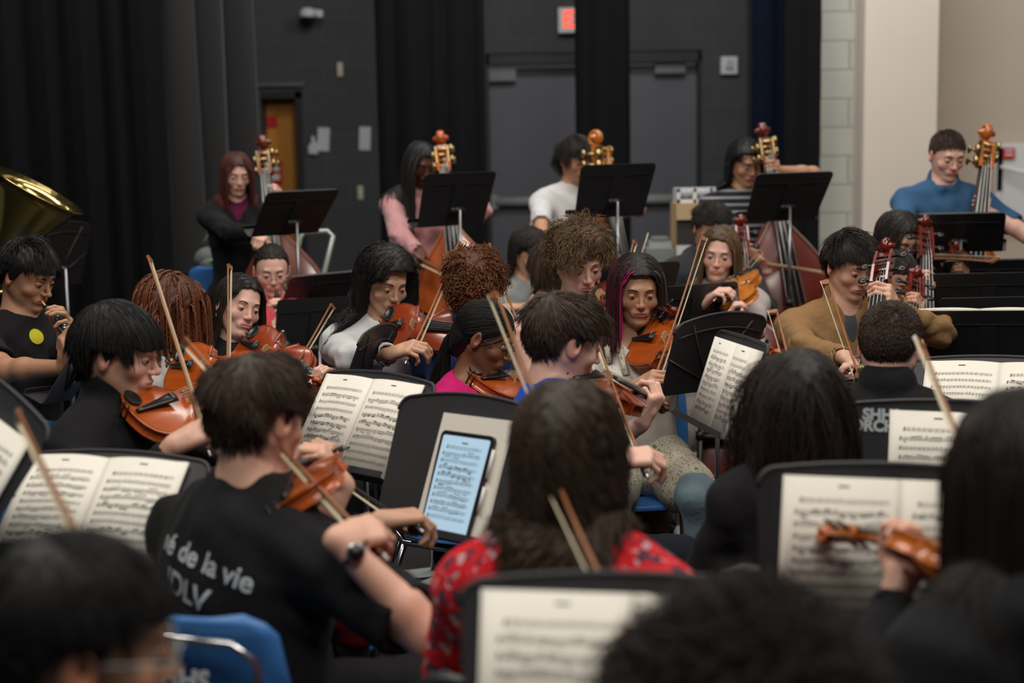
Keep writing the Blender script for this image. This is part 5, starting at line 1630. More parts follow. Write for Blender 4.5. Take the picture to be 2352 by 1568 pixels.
tee = lambda n, c, **k: cloth_mat(n, c, **k)
m_blackcot = cloth_mat('black_cotton', (.010, .010, .011), .85)
m_charcoal = cloth_mat('charcoal_knit', (.035, .036, .040), .9)
m_white_c = cloth_mat('white_cotton', (.62, .62, .62), .85)
m_jean = cloth_mat('light_denim', srgb(112, 132, 142), .9, .5)
m_navyj = cloth_mat('dark_denim', (.012, .015, .024), .85)
m_blackp = cloth_mat('black_trousers', (.012, .012, .013), .85)
m_slate = cloth_mat('slate_cotton', (.07, .075, .085), .9); m_plum = cloth_mat('plum_cotton', srgb(96, 20, 60), .8)
m_khaki = cloth_mat('khaki_twill', (.12, .09, .06), .85)

# striped shirt: horizontal bands from object height
m_strip = cloth_mat('striped_jersey', (.015, .015, .018), .85)
def add_stripes(m, c1, c2, period, duty, axis='Z'):
    b = bsdf(m); tc = nd(m, 'ShaderNodeTexCoord'); sp = nd(m, 'ShaderNodeSeparateXYZ'); lk(m, tc.outputs['Object'], sp.inputs[0])
    mu = nd(m, 'ShaderNodeMath', operation='MULTIPLY'); mu.inputs[1].default_value = 1/period; lk(m, sp.outputs[axis], mu.inputs[0])
    fr_ = nd(m, 'ShaderNodeMath', operation='FRACT'); lk(m, mu.outputs[0], fr_.inputs[0])
    gt = nd(m, 'ShaderNodeMath', operation='LESS_THAN'); gt.inputs[1].default_value = duty; lk(m, fr_.outputs[0], gt.inputs[0])
    mx = nd(m, 'ShaderNodeMix', data_type='RGBA'); mx.inputs[6].default_value = (*c1, 1); mx.inputs[7].default_value = (*c2, 1)
    lk(m, gt.outputs[0], mx.inputs[0]); lk(m, mx.outputs[2], b.inputs['Base Color'])
add_stripes(m_strip, (.014, .015, .018), (.26, .27, .29), .038, .30)

def floral(m, base, cols, scale, thr=.32):
    b = bsdf(m); tc = nd(m, 'ShaderNodeTexCoord'); prev = None
    warp = nd(m, 'ShaderNodeTexNoise'); warp.inputs['Scale'].default_value = scale*1.6; lk(m, tc.outputs['Object'], warp.inputs['Vector'])
    mxv = nd(m, 'ShaderNodeMix', data_type='RGBA', blend_type='ADD'); mxv.inputs[0].default_value = .035; lk(m, tc.outputs['Object'], mxv.inputs[6]); lk(m, warp.outputs['Color'], mxv.inputs[7])
    cur = None
    for i, (c_, t_, s_) in enumerate(cols):
        v = nd(m, 'ShaderNodeTexVoronoi'); v.inputs['Scale'].default_value = scale*s_
        mp = nd(m, 'ShaderNodeMapping'); mp.inputs['Location'].default_value = (i*1.7, i*.9, i*.4); lk(m, mxv.outputs[2], mp.inputs[0]); lk(m, mp.outputs[0], v.inputs['Vector'])
        lt = nd(m, 'ShaderNodeMath', operation='LESS_THAN'); lt.inputs[1].default_value = t_; lk(m, v.outputs['Distance'], lt.inputs[0])
        mx = nd(m, 'ShaderNodeMix', data_type='RGBA'); mx.inputs[7].default_value = (*c_, 1); lk(m, lt.outputs[0], mx.inputs[0])
        if cur is None: mx.inputs[6].default_value = (*base, 1)
        else: lk(m, cur, mx.inputs[6])
        cur = mx.outputs[2]
    lk(m, cur, b.inputs['Base Color'])
m_redfl = cloth_mat('red_floral_cotton', srgb(214, 32, 40), .8)
floral(m_redfl, srgb(214, 32, 42), [((.10, .035, .06), .34, 1.0), ((.55, .40, .42), .25, 1.0), ((.45, .30, .33), .2, 1.7)], 25)
m_crfl = cloth_mat('cream_floral_cotton', srgb(205, 200, 185), .85)
floral(m_crfl, srgb(196, 190, 172), [(srgb(120, 122, 92), .30, 1.3), (srgb(72, 80, 68), .2, 2.0), (srgb(190, 150, 80), .17, 1.0)], 52)

# ================= double bass players along the back
def bass_player(key, lab, head, yaw, scroll, tail, bcol, blab, lh, rh, shirt, up=(0, -1, .15), pants=m_blackp, bowa=None, **kw):
    S = Vc(*scroll); T = Vc(tail[0], tail[1], scroll[2]-.12); T.z = .10
    r = fiddle('bass', 'varnish_'+bcol, VCOL[bcol], blab)
    M = orient(T, S, up) @ Matrix.Scale((S-T).length/1.61, 4); r.matrix_world = M
    LHg = neck_hand(M, lh, kind='bass') if lh else None
    person(key, lab, head, yaw, sit=False, LH=LHg, RH=rh, shirt=shirt, pants=pants, lod=True, **kw)
    return M
def hpt(px, py, d): return np.array(P(px, py, d))

rhg = grip(P(592, 560, 7.35), (1, -.1, -.3), (0, .3, -1), (.7, -.6, 0), 'R')
bass_player('B1', 'person with red hair and a black cardigan playing a double bass by the wooden door', (543, 402, 7.85), 22, (597, 300, 7.5), (700, 985), 'brown',
            'dark brown double bass with brass tuners in front of the amber door', 1.30, rhg, m_blackcot, pitch=16, byaw=15, fem=True, skin='pale', hair=style('long', len=.24), haircol='red',
            sleeve='long', neckline='v', under=m_plum, poles={'L': V3(.8, -.2, -.6), 'R': V3(-.9, -.1, -.5)}, size=.97, seed=3)
rhg = grip(P(958, 600, 7.3), (1, -.1, -.35), (0, .1, -1), (.6, -.7, 0), 'R')
bass_player('B2', 'person with long black braids and a pink satin shirt playing a double bass', (968, 378, 7.8), 25, (1008, 290, 7.5), (1098, 985), 'orange',
            'orange brown double bass behind the curly ginger hair', 1.33, rhg, cloth_mat('pink_satin', srgb(192, 138, 138), .38, .5, .3), pitch=22, byaw=15, fem=True, skin='deep', sleeve='long', neckline='collar',
            hair=style('long', len=.52, r=.0034, n=1100, part=-.02, curl=.0015, wave=.03), haircol='black', poles={'L': V3(.9, -.1, -.5), 'R': V3(-.9, -.1, -.6)}, seed=4, inner=None, wrinkle=.006)
bow(at_dist(P(962, 597, 7.25), 1045, 637, .7, False), P(962, 597, 7.25), (0, -.3, 1), 'pale wooden bass bow in the hand of the person in pink satin', kind='bass')
rhg = grip(P(1268, 600, 7.2), (1, -.1, -.3), (0, .3, -1), (.6, -.7, 0), 'R')
bass_player('B3', 'person with shaggy dark hair and a white T-shirt playing a double bass', (1322, 368, 7.7), 28, (1388, 290, 7.45), (1405, 985), 'golden',
            'golden orange double bass in front of the charcoal doors', 1.32, rhg, m_white_c, up=(.75, -.8, .1), pitch=18, byaw=20, skin='tan', sleeve='short',
            hair=style('mop', nape=True, fore=.08, len=.08, side=1.0, earclear=True, earz=.0), haircol='dark', poles={'L': V3(.9, .1, -.5), 'R': V3(-.9, .1, -.6)}, seed=5, size=1.02)
rhb = setup_bow((1738, 603, 7.2), (1895, 627), 'pale bass bow held level across the red brown double bass', (.3, -.9, -.3), far=False, kind='bass', L=.7)
bass_player('B4', 'person with wavy black hair and a striped T-shirt bent over a double bass', (1712, 378, 7.8), 18, (1752, 272, 7.55), (1862, 985), 'redbrown',
            'glossy red brown double bass beside the cream block wall', 1.36, rhb, m_strip, pitch=18, byaw=5, skin='tan', sleeve='short',
            hair=style('long', len=.26, part=.03, curl=.007, wave=.07, bk=-1.0, fore=.088, clump=.4, tuck=-.005, th=.026), haircol='black', poles={'L': V3(1, -.2, .45), 'R': V3(-.8, -.1, -.7)}, seed=6, size=1.02)
rhg = grip(P(2110, 600, 6.5), (1, -.1, -.3), (0, .3, -1), (.6, -.7, 0), 'R')
bass_player('B5', 'person with cropped hair and a blue polo shirt playing a double bass', (2175, 358, 6.95), 8, (2280, 275, 6.85), (2150, 985), 'amber',
            'amber double bass at the right edge beside the white door', 1.22, rhg, cloth_mat('blue_pique', srgb(54, 90, 126), .8), pitch=22, byaw=-5, skin='pale', sleeve='short', neckline='polo',
            hair=style('crop', fore=.070), haircol='brown', poles={'L': V3(1, -.1, -.6), 'R': V3(-.9, 0, -.5)}, seed=7, size=1.03)
setup_bow((2130, 590, 6.5), (2285, 597), 'bass bow above the black stands at the right edge', (.3, -.9, -.3), far=False, kind='bass', L=.7)

# ================= winds at the left
oT = Vc(97, 692, 4.78); oB = at_dist(oT, 226, 862, .60, False)
ob = empty('oboe', orient(oT, oB, (0, -.3, 1))); tag(ob, 'black oboe with silver keys played by the seated person at the left edge', 'oboe')
mb = MB().tube([(0, .05, 0), (0, .24, 0), (0, .241, 0), (0, .25, 0), (0, .47, 0), (0, .475, 0), (0, .54, 0), (0, .59, 0)], [.0085, .010, .0125, .0125, .0125, .014, .018, .026], 12); mb.build('body', m_black, ob)
MB().tube([(0, 0, 0), (0, .03, 0), (0, .055, 0)], [.0035, .003, .004], 8, flat=.5).build('reed', m_bridge, ob)
kb_ = MB()
for i in range(16):
    y = .09+i*.024; a = (i % 3-1)*.5
    kb_.tube([(math.sin(a)*.013, y, math.cos(a)*.013), (math.sin(a)*.013, y, math.cos(a)*.017)], .0065, 10)
for a in (-.9, .9): kb_.tube([(math.sin(a)*.016, .08, math.cos(a)*.016), (math.sin(a)*.017, .46, math.cos(a)*.017)], .0018, 6)
kb_.build('keywork', m_steel, ob)
def tube_hand(M, y, side, nx):
    x, yy, z = [Vector(M.col[i][:3]) for i in range(3)]
    return grip(M @ Vector((0, y, 0)), yy, Vector(nx), (0, 0, 1), side, (45, 50, 30), .032)
M = ob.matrix_world.copy() if False else orient(oT, oB, (0, -.3, 1))
w1 = person('W1', 'person in a black T-shirt with a silver necklace playing the oboe at the left edge', (62, 634, 4.95), 68, pitch=24, byaw=60, skin='tan', sleeve='short', shirt=m_blackcot, pants=m_blackp,
       hair=style('mop', len=.045, front=.2, side=.10, th=.020, clump=.7, fringe=.05, earz=.05, up=.4), haircol='black', LH=grip(M @ Vector((0, .20, 0)), M.col[1][:3], (-.7, -.3, .2), (.2, -.6, 1), 'L', (45, 50, 30), .032), RH=grip(M @ Vector((0, .36, 0)), M.col[1][:3], (.8, .3, 0), (.4, .1, .8), 'R', (45, 50, 30), .034),
       poles={'L': V3(.4, .4, -.9), 'R': V3(-.7, -.5, -.5)}, seed=11, jaw=1.05, nose=1.03)
necklace('W1', m_steel, .008, .16)
# round yellow emblem printed on the chest (plain disc, no figure)
def on_shirt(key, px, py, dd=.004):
    o = PEOPLE[key]['shirt']; o_ = CAM_M.translation; d_ = (P(px, py, 1)-o_).normalized()
    bv = PEOPLE[key].get('bvh')
    if bv is None:
        dg = None; me = o.data; bv = BVHTree.FromPolygons([v.co for v in me.vertices], [p.vertices[:] for p in me.polygons]); PEOPLE[key]['bvh'] = bv
    loc, nor, idx, dist = bv.ray_cast(o_, d_)
    return (loc, nor) if loc else (None, None)
def shirt_patch(key, name, mat, verts2d, faces, px, py, scale, ang=0, off=.0025):
    """flat print wrapped on the shirt along the sight line of its centre"""
    loc, nor = on_shirt(key, px, py)
    if loc is None: print('NO HIT', key, name); return
    z_ = nor.normalized(); x_ = Vector((0, 0, 1)).cross(z_).normalized(); y_ = z_.cross(x_)
    c_, s_ = math.cos(math.radians(ang)), math.sin(math.radians(ang)); bv = PEOPLE[key]['bvh']
    V = []
    for x, y in verts2d:
        X, Y = (x*c_-y*s_)*scale, (x*s_+y*c_)*scale
        p = loc+x_*X+y_*Y
        h, n_, i_, d_ = bv.ray_cast(p+z_*.06, -z_, .14)
        V.append((h+z_*off) if h else p+z_*off)
    mb = MB().add(V, faces, 0, False); o = mb.build(name, mat, PEOPLE[key]['root']); return o
def disc2d(n=24, r=1.0, rings=4):
    V = [(0, 0)]; F = []
    for k in range(1, rings+1):
        for i in range(n): a = 2*math.pi*i/n; V.append((r*k/rings*math.cos(a), r*k/rings*math.sin(a)))
    for i in range(n): F.append((0, 1+i, 1+(i+1) % n))
    for k in range(rings-1):
        for i in range(n): F.append((1+k*n+i, 1+(k+1)*n+i, 1+(k+1)*n+(i+1) % n, 1+k*n+(i+1) % n))
    return V, F
dv, df = disc2d()
shirt_patch('W1', 'chest_emblem', new_mat('yellow_print', srgb(200, 190, 30), .7), dv, df, 84, 772, .028)

gT = Vc(634, 668, 6.22); gB = at_dist(gT, 655, 800, .6, False)
cl = empty('clarinet', orient(gT, gB, (0, -.3, 1))); tag(cl, 'black clarinet held by the seated person with round glasses', 'clarinet')
MB().tube([(0, 0, 0), (0, .06, 0), (0, .07, 0), (0, .5, 0), (0, .56, 0), (0, .6, 0)], [.006, .012, .014, .014, .018, .03], 12).build('body', m_black, cl)
mb = MB()
for i in range(10): mb.tube([(0, .15+i*.035, .013), (0, .15+i*.035, .018)], .007, 8)
mb.build('keywork', m_steel, cl)
M = orient(gT, gB, (0, -.3, 1))
person('G1', 'person with round glasses and a coral pink top behind the violinists', (624, 622, 6.4), 14, pitch=17, byaw=10, fem=True, skin='pale', sleeve='short', shirt=cloth_mat('coral_cotton', srgb(226, 88, 96), .85), pants=m_blackp,
       hair=style('tied', fore=.083), haircol='dark', LH=grip(M @ Vector((0, .22, 0)), M.col[1][:3], (-1, 0, 0), (0, -.5, 1), 'L', (45, 50, 30)), RH=grip(M @ Vector((0, .38, 0)), M.col[1][:3], (1, 0, 0), (0, -.5, 1), 'R', (45, 50, 30)), lod=True, seed=12, poles={'L': V3(.7, 0, -.7), 'R': V3(-.7, 0, -.7)})
glasses('G1', m_steel)
# the clarinet end poking in at the left edge
c0_ = Vc(-60, 830, 3.3); c1_ = at_dist(c0_, 40, 958, .6, False)
cl = empty('clarinet', orient(Vc(-130, 770, 3.35), Vc(38, 955, 3.25), (0, -.3, 1))); tag(cl, 'lower end of a black clarinet with silver keys cut off by the left edge', 'clarinet')
Lc = (Vc(38, 955, 3.25)-Vc(-130, 770, 3.35)).length
MB().tube([(0, -.3, 0), (0, Lc-.03, 0), (0, Lc, 0)], [.013, .014, .017], 12).build('body', m_black, cl)
mb = MB()
for i in range(12): mb.tube([((i % 2-.5)*.012, Lc-.01-i*.022, .012), ((i % 2-.5)*.012, Lc-.01-i*.022, .018)], .0075, 9)
mb.tube([(.012, -.2, .014), (.012, Lc-.02, .014)], .002, 6).tube([(-.012, -.2, .014), (-.012, Lc-.02, .014)], .002, 6)
mb.build('keywork', m_steel, cl)

# tuba: bell flare and first tubes
m_tuba = new_mat('lacquered_brass', (.62, .47, .16), .16, 1.0)
tb_b = Vc(86, 434, 5.6); ax_ = (Vc(84, 430, 5.6)-Vc(-36, 640, 5.6)).normalized()
ax_ = (ax_+Vector((0, -.06, 0))).normalized()
tu = empty('tuba', orient(tb_b-ax_*.95, tb_b, (0, -1, 0))); tag(tu, 'brass tuba bell rising above the oboe player at the left edge', 'tuba')
prof = []
for i in range(22):
    u = i/21; y = .95*u; r = .030+.062*u+.10*max(0, (u-.55)/.45)**2.6; prof.append((r, y))
prof += [(prof[-1][0]+.004, .948), (prof[-1][0]+.0, .944)]
Ml = Matrix(((1, 0, 0, 0), (0, 0, 1, 0), (0, -1, 0, 0), (0, 0, 0, 1)))
o = MB().lathe(prof, 40, M=Ml).build('bell', m_tuba, tu); sm = o.modifiers.new('t', 'SOLIDIFY'); sm.thickness = .0015
mb = MB()
mb.tube([(0, 0.0, 0), (0, -.12, 0), (.06, -.2, 0), (.16, -.2, 0), (.2, -.1, 0), (.2, .35, 0), (.16, .42, 0), (.1, .38, .02), (.1, .05, .03)], [.03, .032, .034, .033, .03, .026, .022, .018, .016], 12)
mb.tube([(.05, .1, .06), (.05, .5, .06), (.1, .55, .05), (.14, .5, .05), (.14, .1, .05)], .012, 10)
for k in range(3): mb.tube([(.04+k*.045, .02, .07), (.04+k*.045, .22, .07)], .014, 10)
mb.tube([(0, .60, .05), (0, .60, -.05)], .058, 20)
mb.build('tubing', m_tuba, tu)

# ================= strings
def VIO(tail, scroll, lab, col, far, up=(0, 0, 1), hy=.44, kind='violin', chin='k'):
    M = setup_fiddle(kind, tail, scroll, lab, col, far, up, chin=chin); return M, neck_hand(M, hy)

# V1 dreadlocks
M, lh = VIO((388, 842, 4.75), (729, 868), 'orange violin held by the person with rust coloured locs', 'orange', False, (-.25, -.75, .7), hy=.43)
rh = setup_bow((520, 985, 4.35), (527, 612), 'bow standing almost upright beside the rust coloured locs', vf(60), far=True)
person('V1', 'person with rust coloured locs and a white shirt playing a violin', (392, 722, 4.95), 112, pitch=22, roll=10, byaw=45, skin='brown', sleeve='long', neckline='collar', shirt=m_white_c, pants=m_blackp,
       hair=style('dread'), haircol='rust', LH=lh, RH=rh, seed=21, poles={'R': V3(-.6, -.6, -.6)})
# V2
M, lh = VIO((552, 784, 5.12), (812, 902), 'red orange violin under the chin of the dark haired person with hoop earrings', 'red', False, (-.3, -.7, .75), hy=.43)
rh = setup_bow((628, 925, 4.65), (763, 703), 'bow slanting up to the right in front of the tall black stand', vf(40), far=True)
person('V2', 'person with straight dark hair and small hoop earrings leaning on a violin', (547, 706, 5.25), 38, pitch=6, roll=16, byaw=25, fem=True, skin='pale', sleeve='short', shirt=m_blackcot, pants=m_blackp,
       hair=style('long', fore=.086, len=.32, part=-.005, bk=-.75, tuck=.02), haircol='dark', LH=lh, RH=rh, seed=22, eyes=6)
D = PEOPLE['V2']
for s in (-1, 1):
    e = Vector(D['HM'][:3, :3]@(np.array((s*.081, .0, -.036))*D['hs'])+D['Hc']); pts = [e+Vector((0.004*math.cos(a), .007*math.sin(a)*.3, .007*math.sin(a)-.007)) for a in np.linspace(0, 6.28, 12)]
    MB().tube(pts, .0011, 5, cap=False).build('earring', m_steel, D['root'])
# V3
M, lh = VIO((870, 750, 5.04), (1203, 766), 'glossy red brown violin held by the person in the white long sleeved shirt', 'red', False, (-.15, -.8, .65), hy=.43)
rh = setup_bow((940, 828, 4.55), (1057, 560), 'bow slanting up to the right beside the curly ginger hair', vf(35), far=True)
person('V3', 'person with long black hair and a white long sleeved shirt playing a violin', (884, 650, 5.15), 32, pitch=20, roll=4, byaw=15, fem=True, skin='olive', sleeve='long', neckline='collar', shirt=m_white_c, pants=m_blackp,
       hair=style('long', fore=.086, len=.38, th=.035, curl=.005, wave=.08, clump=.35, part=-.012, bk=-.75, tuck=.012), haircol='black', LH=lh, RH=rh, seed=23, eyes=5, cheek=1.12, poles={'R': V3(-.8, -.1, -.6)}, wrinkle=.006, bulk=1.08)
# V4 ginger
rh = setup_bow((1205, 790, 4.6), (1122, 564), 'bow tip standing behind the curly ginger hair', vf(150), far=True)
person('V4', 'person with curly ginger hair and a navy polo shirt seen from behind', (1090, 672, 4.95), 158, pitch=16, byaw=150, skin='pale', sleeve='short', neckline='polo', shirt=cloth_mat('navy_pique', (.012, .026, .085), .8), pants=m_khaki,
       hair=style('curly', len=.05, curl=.006, wave=.022, th=.02), haircol='ginger', RH=rh, seed=24)
m_pipe = new_mat('white_piping', (.6, .6, .62), .7)
# V5 magenta
M, lh = VIO((1100, 872, 4.42), (1330, 905), 'orange violin held by the person in the magenta top', 'orange', True, (-.2, -.75, .75), hy=.43)
person('V5', 'person in a magenta top and glasses with black hair tied low, playing a violin', (1112, 778, 4.5), 76, pitch=26, roll=4, byaw=55, fem=True, skin='brown', sleeve='short', neckline='wide', shirt=cloth_mat('magenta_cotton', srgb(196, 14, 104), .7), pants=m_navyj,
       hair=style('tied', len=.30, tie=(0, -.112, -.035), fore=.068), haircol='black', LH=lh, seed=25, eyes=6)
glasses('V5', new_mat('thin_dark_metal', (.05, .045, .06), .3, .8))
necklace('V5', m_brass, None, .10, .0009)
# V6 blue tee
M, lh = VIO((1312, 872, 3.66), (1537, 922), 'red orange violin with a black peg pointing towards the pink haired person', 'red', True, (-.1, -.75, .8), hy=.45)
rh = setup_bow((1482, 1088, 3.42), (1365, 768), 'bow held low by the person in the bright blue T-shirt', vf(80), far=True)
person('V6', 'person with short brown hair and a bright blue T-shirt seen from behind', (1296, 788, 3.72), 112, pitch=18, byaw=98, nd=.115, skin='pale', sleeve='short', shirt=cloth_mat('bright_blue_cotton', srgb(22, 88, 196), .85), pants=m_navyj,
       hair=style('short', len=.06, th=.016, front=.4, side=.45, sweep=(0, .3, 0), up=.08), haircol='brown', LH=lh, RH=rh, seed=26, poles={'R': V3(.2, -.9, -.5)})
# V7 pink hair
M, lh = VIO((1450, 780, 4.91), (1786, 803), 'orange violin held by the person with pink streaked hair', 'orange', False, (-.15, -.8, .65), hy=.43)
rh = setup_bow((1497, 902, 4.5), (1616, 548), 'long bow rising to the right in front of the pink haired person', vf(15), far=True)
pinkA = (9.0, .6, 5.0)
person('V7', 'person with dark and bright pink streaked hair in a cream floral top and light jeans', (1462, 672, 4.92), 6, pitch=10, roll=2, byaw=5, fem=True, skin='tan', sleeve='short', neckline='v', shirt=cloth_mat('cream_cotton', srgb(206, 201, 190), .85), pants=m_jean,
       hair=style('long', fore=.084, len=.30, part=.0, bk=-.35, th=.026, streaks=[(lambda p, r: (p[:, 0] > .007) & (p[:, 0] < .030) & (p[:, 1] > .035), (17, 1.2, 9)), (lambda p, r: (p[:, 0] > .02) & (r < .30), (6, .8, 3.6)), (lambda p, r: (p[:, 0] < -.02) & (p[:, 1] > .02) & (r < .30), (9, 7, 6))]),
       haircol='dark', LH=lh, RH=rh, seed=27, jaw=1.06, cheek=1.2, eyes=12, poles={'R': V3(-.9, -.1, -.5)})
# V8 curly white tee
M, lh = VIO((1335, 684, 5.33), (1545, 705), 'cherry red violin under the chin of the curly haired person in white', 'cherry', False, (-.15, -.8, .65), hy=.43)
rh = setup_bow((1400, 745, 4.95), (1458, 557), 'bow tip in front of the golden orange double bass', vf(25), far=True)
person('V8', 'person with thick curly light brown hair and a white T-shirt playing a violin', (1330, 606, 5.35), 18, pitch=20, roll=-4, byaw=15, skin='pale', sleeve='short', shirt=m_white_c, pants=m_khaki,
       hair=style('curly', len=.06, curl=.009, wave=.045, th=.026, lift=.015, wavecoh=True, clump=.8, fuzz=.12, front=.5, grav=.12, r=.0016, n=3600), haircol='light', LH=lh, RH=rh, seed=28, eyes=5, hs=1.06)
# V9, V10
rh = setup_bow((1200, 722, 6.1), (1236, 640), 'bow held low by the person in the pale grey sweatshirt', vf(40), far=True, L=.7)
person('V9', 'person with shoulder length dark hair and a pale grey sweatshirt', (1216, 582, 6.6), 42, pitch=24, byaw=30, fem=True, skin='olive', sleeve='half', shirt=cloth_mat('pale_grey_fleece', (.27, .28, .28), .9), pants=m_blackp,
       hair=style('long', len=.17, part=-.02, bk=-.8, tuck=-.01), haircol='dark', RH=rh, lod=True, seed=29)
bow(at_dist(P(1452, 640, 5.9), 1489, 528, .7, True), P(1452, 640, 5.9), (0, -.5, 1), 'dark bow tip right of the golden double bass', dark=True)
person('V10', 'person with shaggy brown hair and a grey T-shirt behind the curly haired person', (1284, 612, 6.15), 82, pitch=18, byaw=60, skin='pale', sleeve='short', shirt=cloth_mat('mid_grey_cotton', (.10, .105, .11), .9), pants=m_blackp,
       hair=style('shag'), haircol='brown', lod=True, seed=30)
# V11, V12
M, lh = VIO((1690, 636, 5.98), (1694, 742), 'golden orange violin held by the person with light brown hair', 'golden', False, (-.55, -.5, .8), hy=.46)
rh = setup_bow((1648, 690, 5.65), (1746, 579), 'short looking bow crossing the golden orange violin', vf(-10), far=True)
person('V11', 'person with straight light brown hair and a pale shirt playing a violin', (1652, 585, 6.1), -14, pitch=10, roll=6, byaw=-5, fem=True, skin='pale', sleeve='half', shirt=cloth_mat('pale_blush_cotton', (.50, .44, .42), .85), pants=cloth_mat('pale_shorts', (.3, .28, .27), .85), pantlen=.15,
       hair=style('long', fore=.084, len=.28, part=.01, bk=-.5), haircol='light', LH=lh, RH=rh, lod=True, seed=31, extra={'shoe': m_white}, cheek=1.08, eyes=22)
setup = setup_fiddle('cello', (1715, 960, 6.15), (1704, 492, 6.45), 'cherry red cello scroll behind the light brown haired person', 'cherry', up=(0, -1, .2))
lh = neck_hand(setup, .85, kind='cello')
person('V12', 'person with short dark hair and a dark grey hoodie behind the light brown haired person', (1634, 524, 6.75), 12, pitch=18, byaw=5, skin='olive', sleeve='long', neckline='hood', shirt=m_charcoal, pants=m_navyj,
       hair=style('short'), haircol='dark', LH=lh, lod=True, seed=32, poles={'L': V3(1, 0, -1)})

# ================= cellos at the right
def CEL(scroll, tail, lab, col, up=(0, -1, .25), hy=1.0, L=1.25):
    S = Vc(*scroll); T = at_dist(S, tail[0], tail[1], L, False)
    if T.z < .26: T.z = .26
    T = S+(T-S).normalized()*L
    r = fiddle('cello', 'varnish_'+col, VCOL[col], lab); M = orient(T, S, up); r.matrix_world = M
    return M, neck_hand(M, hy, kind='cello')
M, lh = CEL((2030, 543, 4.95), (1978, 1270), 'cherry red cello between the tan jacket and the short haired man', 'cherry', up=(-.5, -.85, .25), hy=.98)
rh = setup_bow((1952, 868, 4.55), (2110, 905), 'cello bow gripped beside the short haired man in black', (.0, -.9, -.3), far=True, kind='cello', L=.7)
person('C1', 'person with dark wavy hair and a tan corduroy jacket playing a cello', (1953, 612, 5.15), 20, pitch=20, byaw=5, skin='light', sleeve='long', neckline='collar', shirt=cloth_mat('tan_corduroy', srgb(146, 112, 74), .9, .6), under=m_slate, pants=m_navyj,
       hair=style('short', len=.055, th=.020, front=.0, up=.10, grav=.06, clump=.30, sweep=(-.25, .1, 0), fringe=.055), haircol='dark', LH=lh, RH=rh, seed=41, eyes=5, poles={'L': V3(1, 0, -.4), 'R': V3(-1, 0, -.4)}, inner='jacket', wrinkle=.006, bulk=1.05, sh=.19)
M, lh = CEL((2130, 492, 6.05), (2105, 1130), 'tall dark red cello neck in front of the long haired woman at right', 'redbrown', hy=.93)
person('C2', 'person with long dark hair looking down behind the tan jacket', (2062, 553, 6.15), 24, pitch=26, byaw=5, fem=True, skin='light', sleeve='long', shirt=m_blackcot, pants=m_blackp, hair=style('long', fore=.084, len=.34, part=.0, bk=-.4, th=.02), haircol='dark', LH=lh, lod=True, seed=42, poles={'L': V3(1, 0, -.6)})
M, lh = CEL((2114, 607, 5.55), (2000, 1180), 'small cherry red cello scroll tilted beside the black stands', 'cherry', hy=1.02)
person('C3', 'person in a tan sweater with head bowed behind a cherry red scroll', (2060, 640, 5.75), 20, pitch=34, byaw=5, fem=True, skin='olive', sleeve='long', shirt=cloth_mat('sand_knit', srgb(190, 155, 110), .95), pants=m_blackp, hair=style('tied'), haircol='dark', LH=lh, lod=True, seed=43, hs=.95, size=.92, poles={'L': V3(1, 0, -.5)})
M, lh = CEL((2200, 545, 6.5), (2215, 1060), 'brown cello scroll half hidden behind the black stands at right', 'brown', hy=1.03)
person('C4', 'person with dark hair mostly hidden behind the dark red cello neck', (2162, 560, 6.8), -5, pitch=25, byaw=-5, fem=True, skin='brown', sleeve='long', shirt=m_blackcot, pants=m_blackp, hair=style('long', len=.25), haircol='dark', LH=lh, lod=True, seed=44, hs=.95)
# M1
M, lh = VIO((1992, 880, 3.88), (1955, 862), 'brown violin pointing away beside the short haired man in black', 'brown', True, (0, -.2, 1), hy=.44)
rh = setup_bow((2045, 1075, 3.75), (1896, 648), 'bow rising to the left in front of the tan jacket', vf(160), far=True)
person('M1', 'person with close cropped brown hair and a black collared shirt seen from behind', (2046, 800, 3.75), 152, pitch=12, byaw=160, skin='pale', sleeve='short', neckline='collar', nd=.125, shirt=m_blackcot, pants=m_blackp,
       hair=style('crop', n=9000, len=.014, th=.004), haircol='brown', LH=lh, RH=rh, seed=45, bulk=1.1, sh=.195)

# ================= nearest rows, seen from behind
M, lh = VIO((304, 950, 3.58), (705, 880), 'orange violin held by the black haired person in the dark turtleneck', 'orange', True, (-.2, -.8, .62), hy=.44)
rh = setup_bow((480, 1030, 3.34), (343, 594), 'long bow rising past the rust coloured locs', vf(70), far=True)
person('L6', 'person with thick straight black hair and a dark turtleneck in profile playing a violin', (270, 815, 3.68), 86, pitch=12, byaw=75, skin='light', sleeve='long', neckline='high', shirt=m_blackcot, pants=m_blackp,
       hair=style('bowl', len=.085, side=.42, th=.018, fringe=.034, earz=.02), haircol='black', LH=lh, RH=rh, seed=51, nd=.125, eyes=8, bulk=1.05, hs=1.04)
M, lh = VIO((640, 1150, 3.2), (770, 1020), 'violin half hidden behind the person in the lettered black T-shirt', 'amber', True, (-.3, -.6, .8), hy=.44)
rh = setup_bow((958, 1222, 3.15), (700, 1042), 'dark bow crossing behind the tablet stand', vf(120), far=True, dark=True)
person('PM', 'person in a maroon sweater almost hidden behind the lettered black T-shirt', (590, 975, 3.4), 140, pitch=25, byaw=135, skin='olive', sleeve='long', shirt=cloth_mat('maroon_knit', srgb(110, 14, 30), .85), pants=m_blackp,
       hair=style('short'), haircol='black', LH=lh, RH=rh, seed=52, size=.97)
M, lh = VIO((655, 1152, 2.72), (748, 1030), 'orange violin held by the person in the lettered black T-shirt', 'orange', True, (-.45, -.55, .8), hy=.42)
rh = setup_bow((866, 1270, 2.62), (425, 785), 'long bow passing under the chin of the person in the lettered black T-shirt', vf(125), far=True)
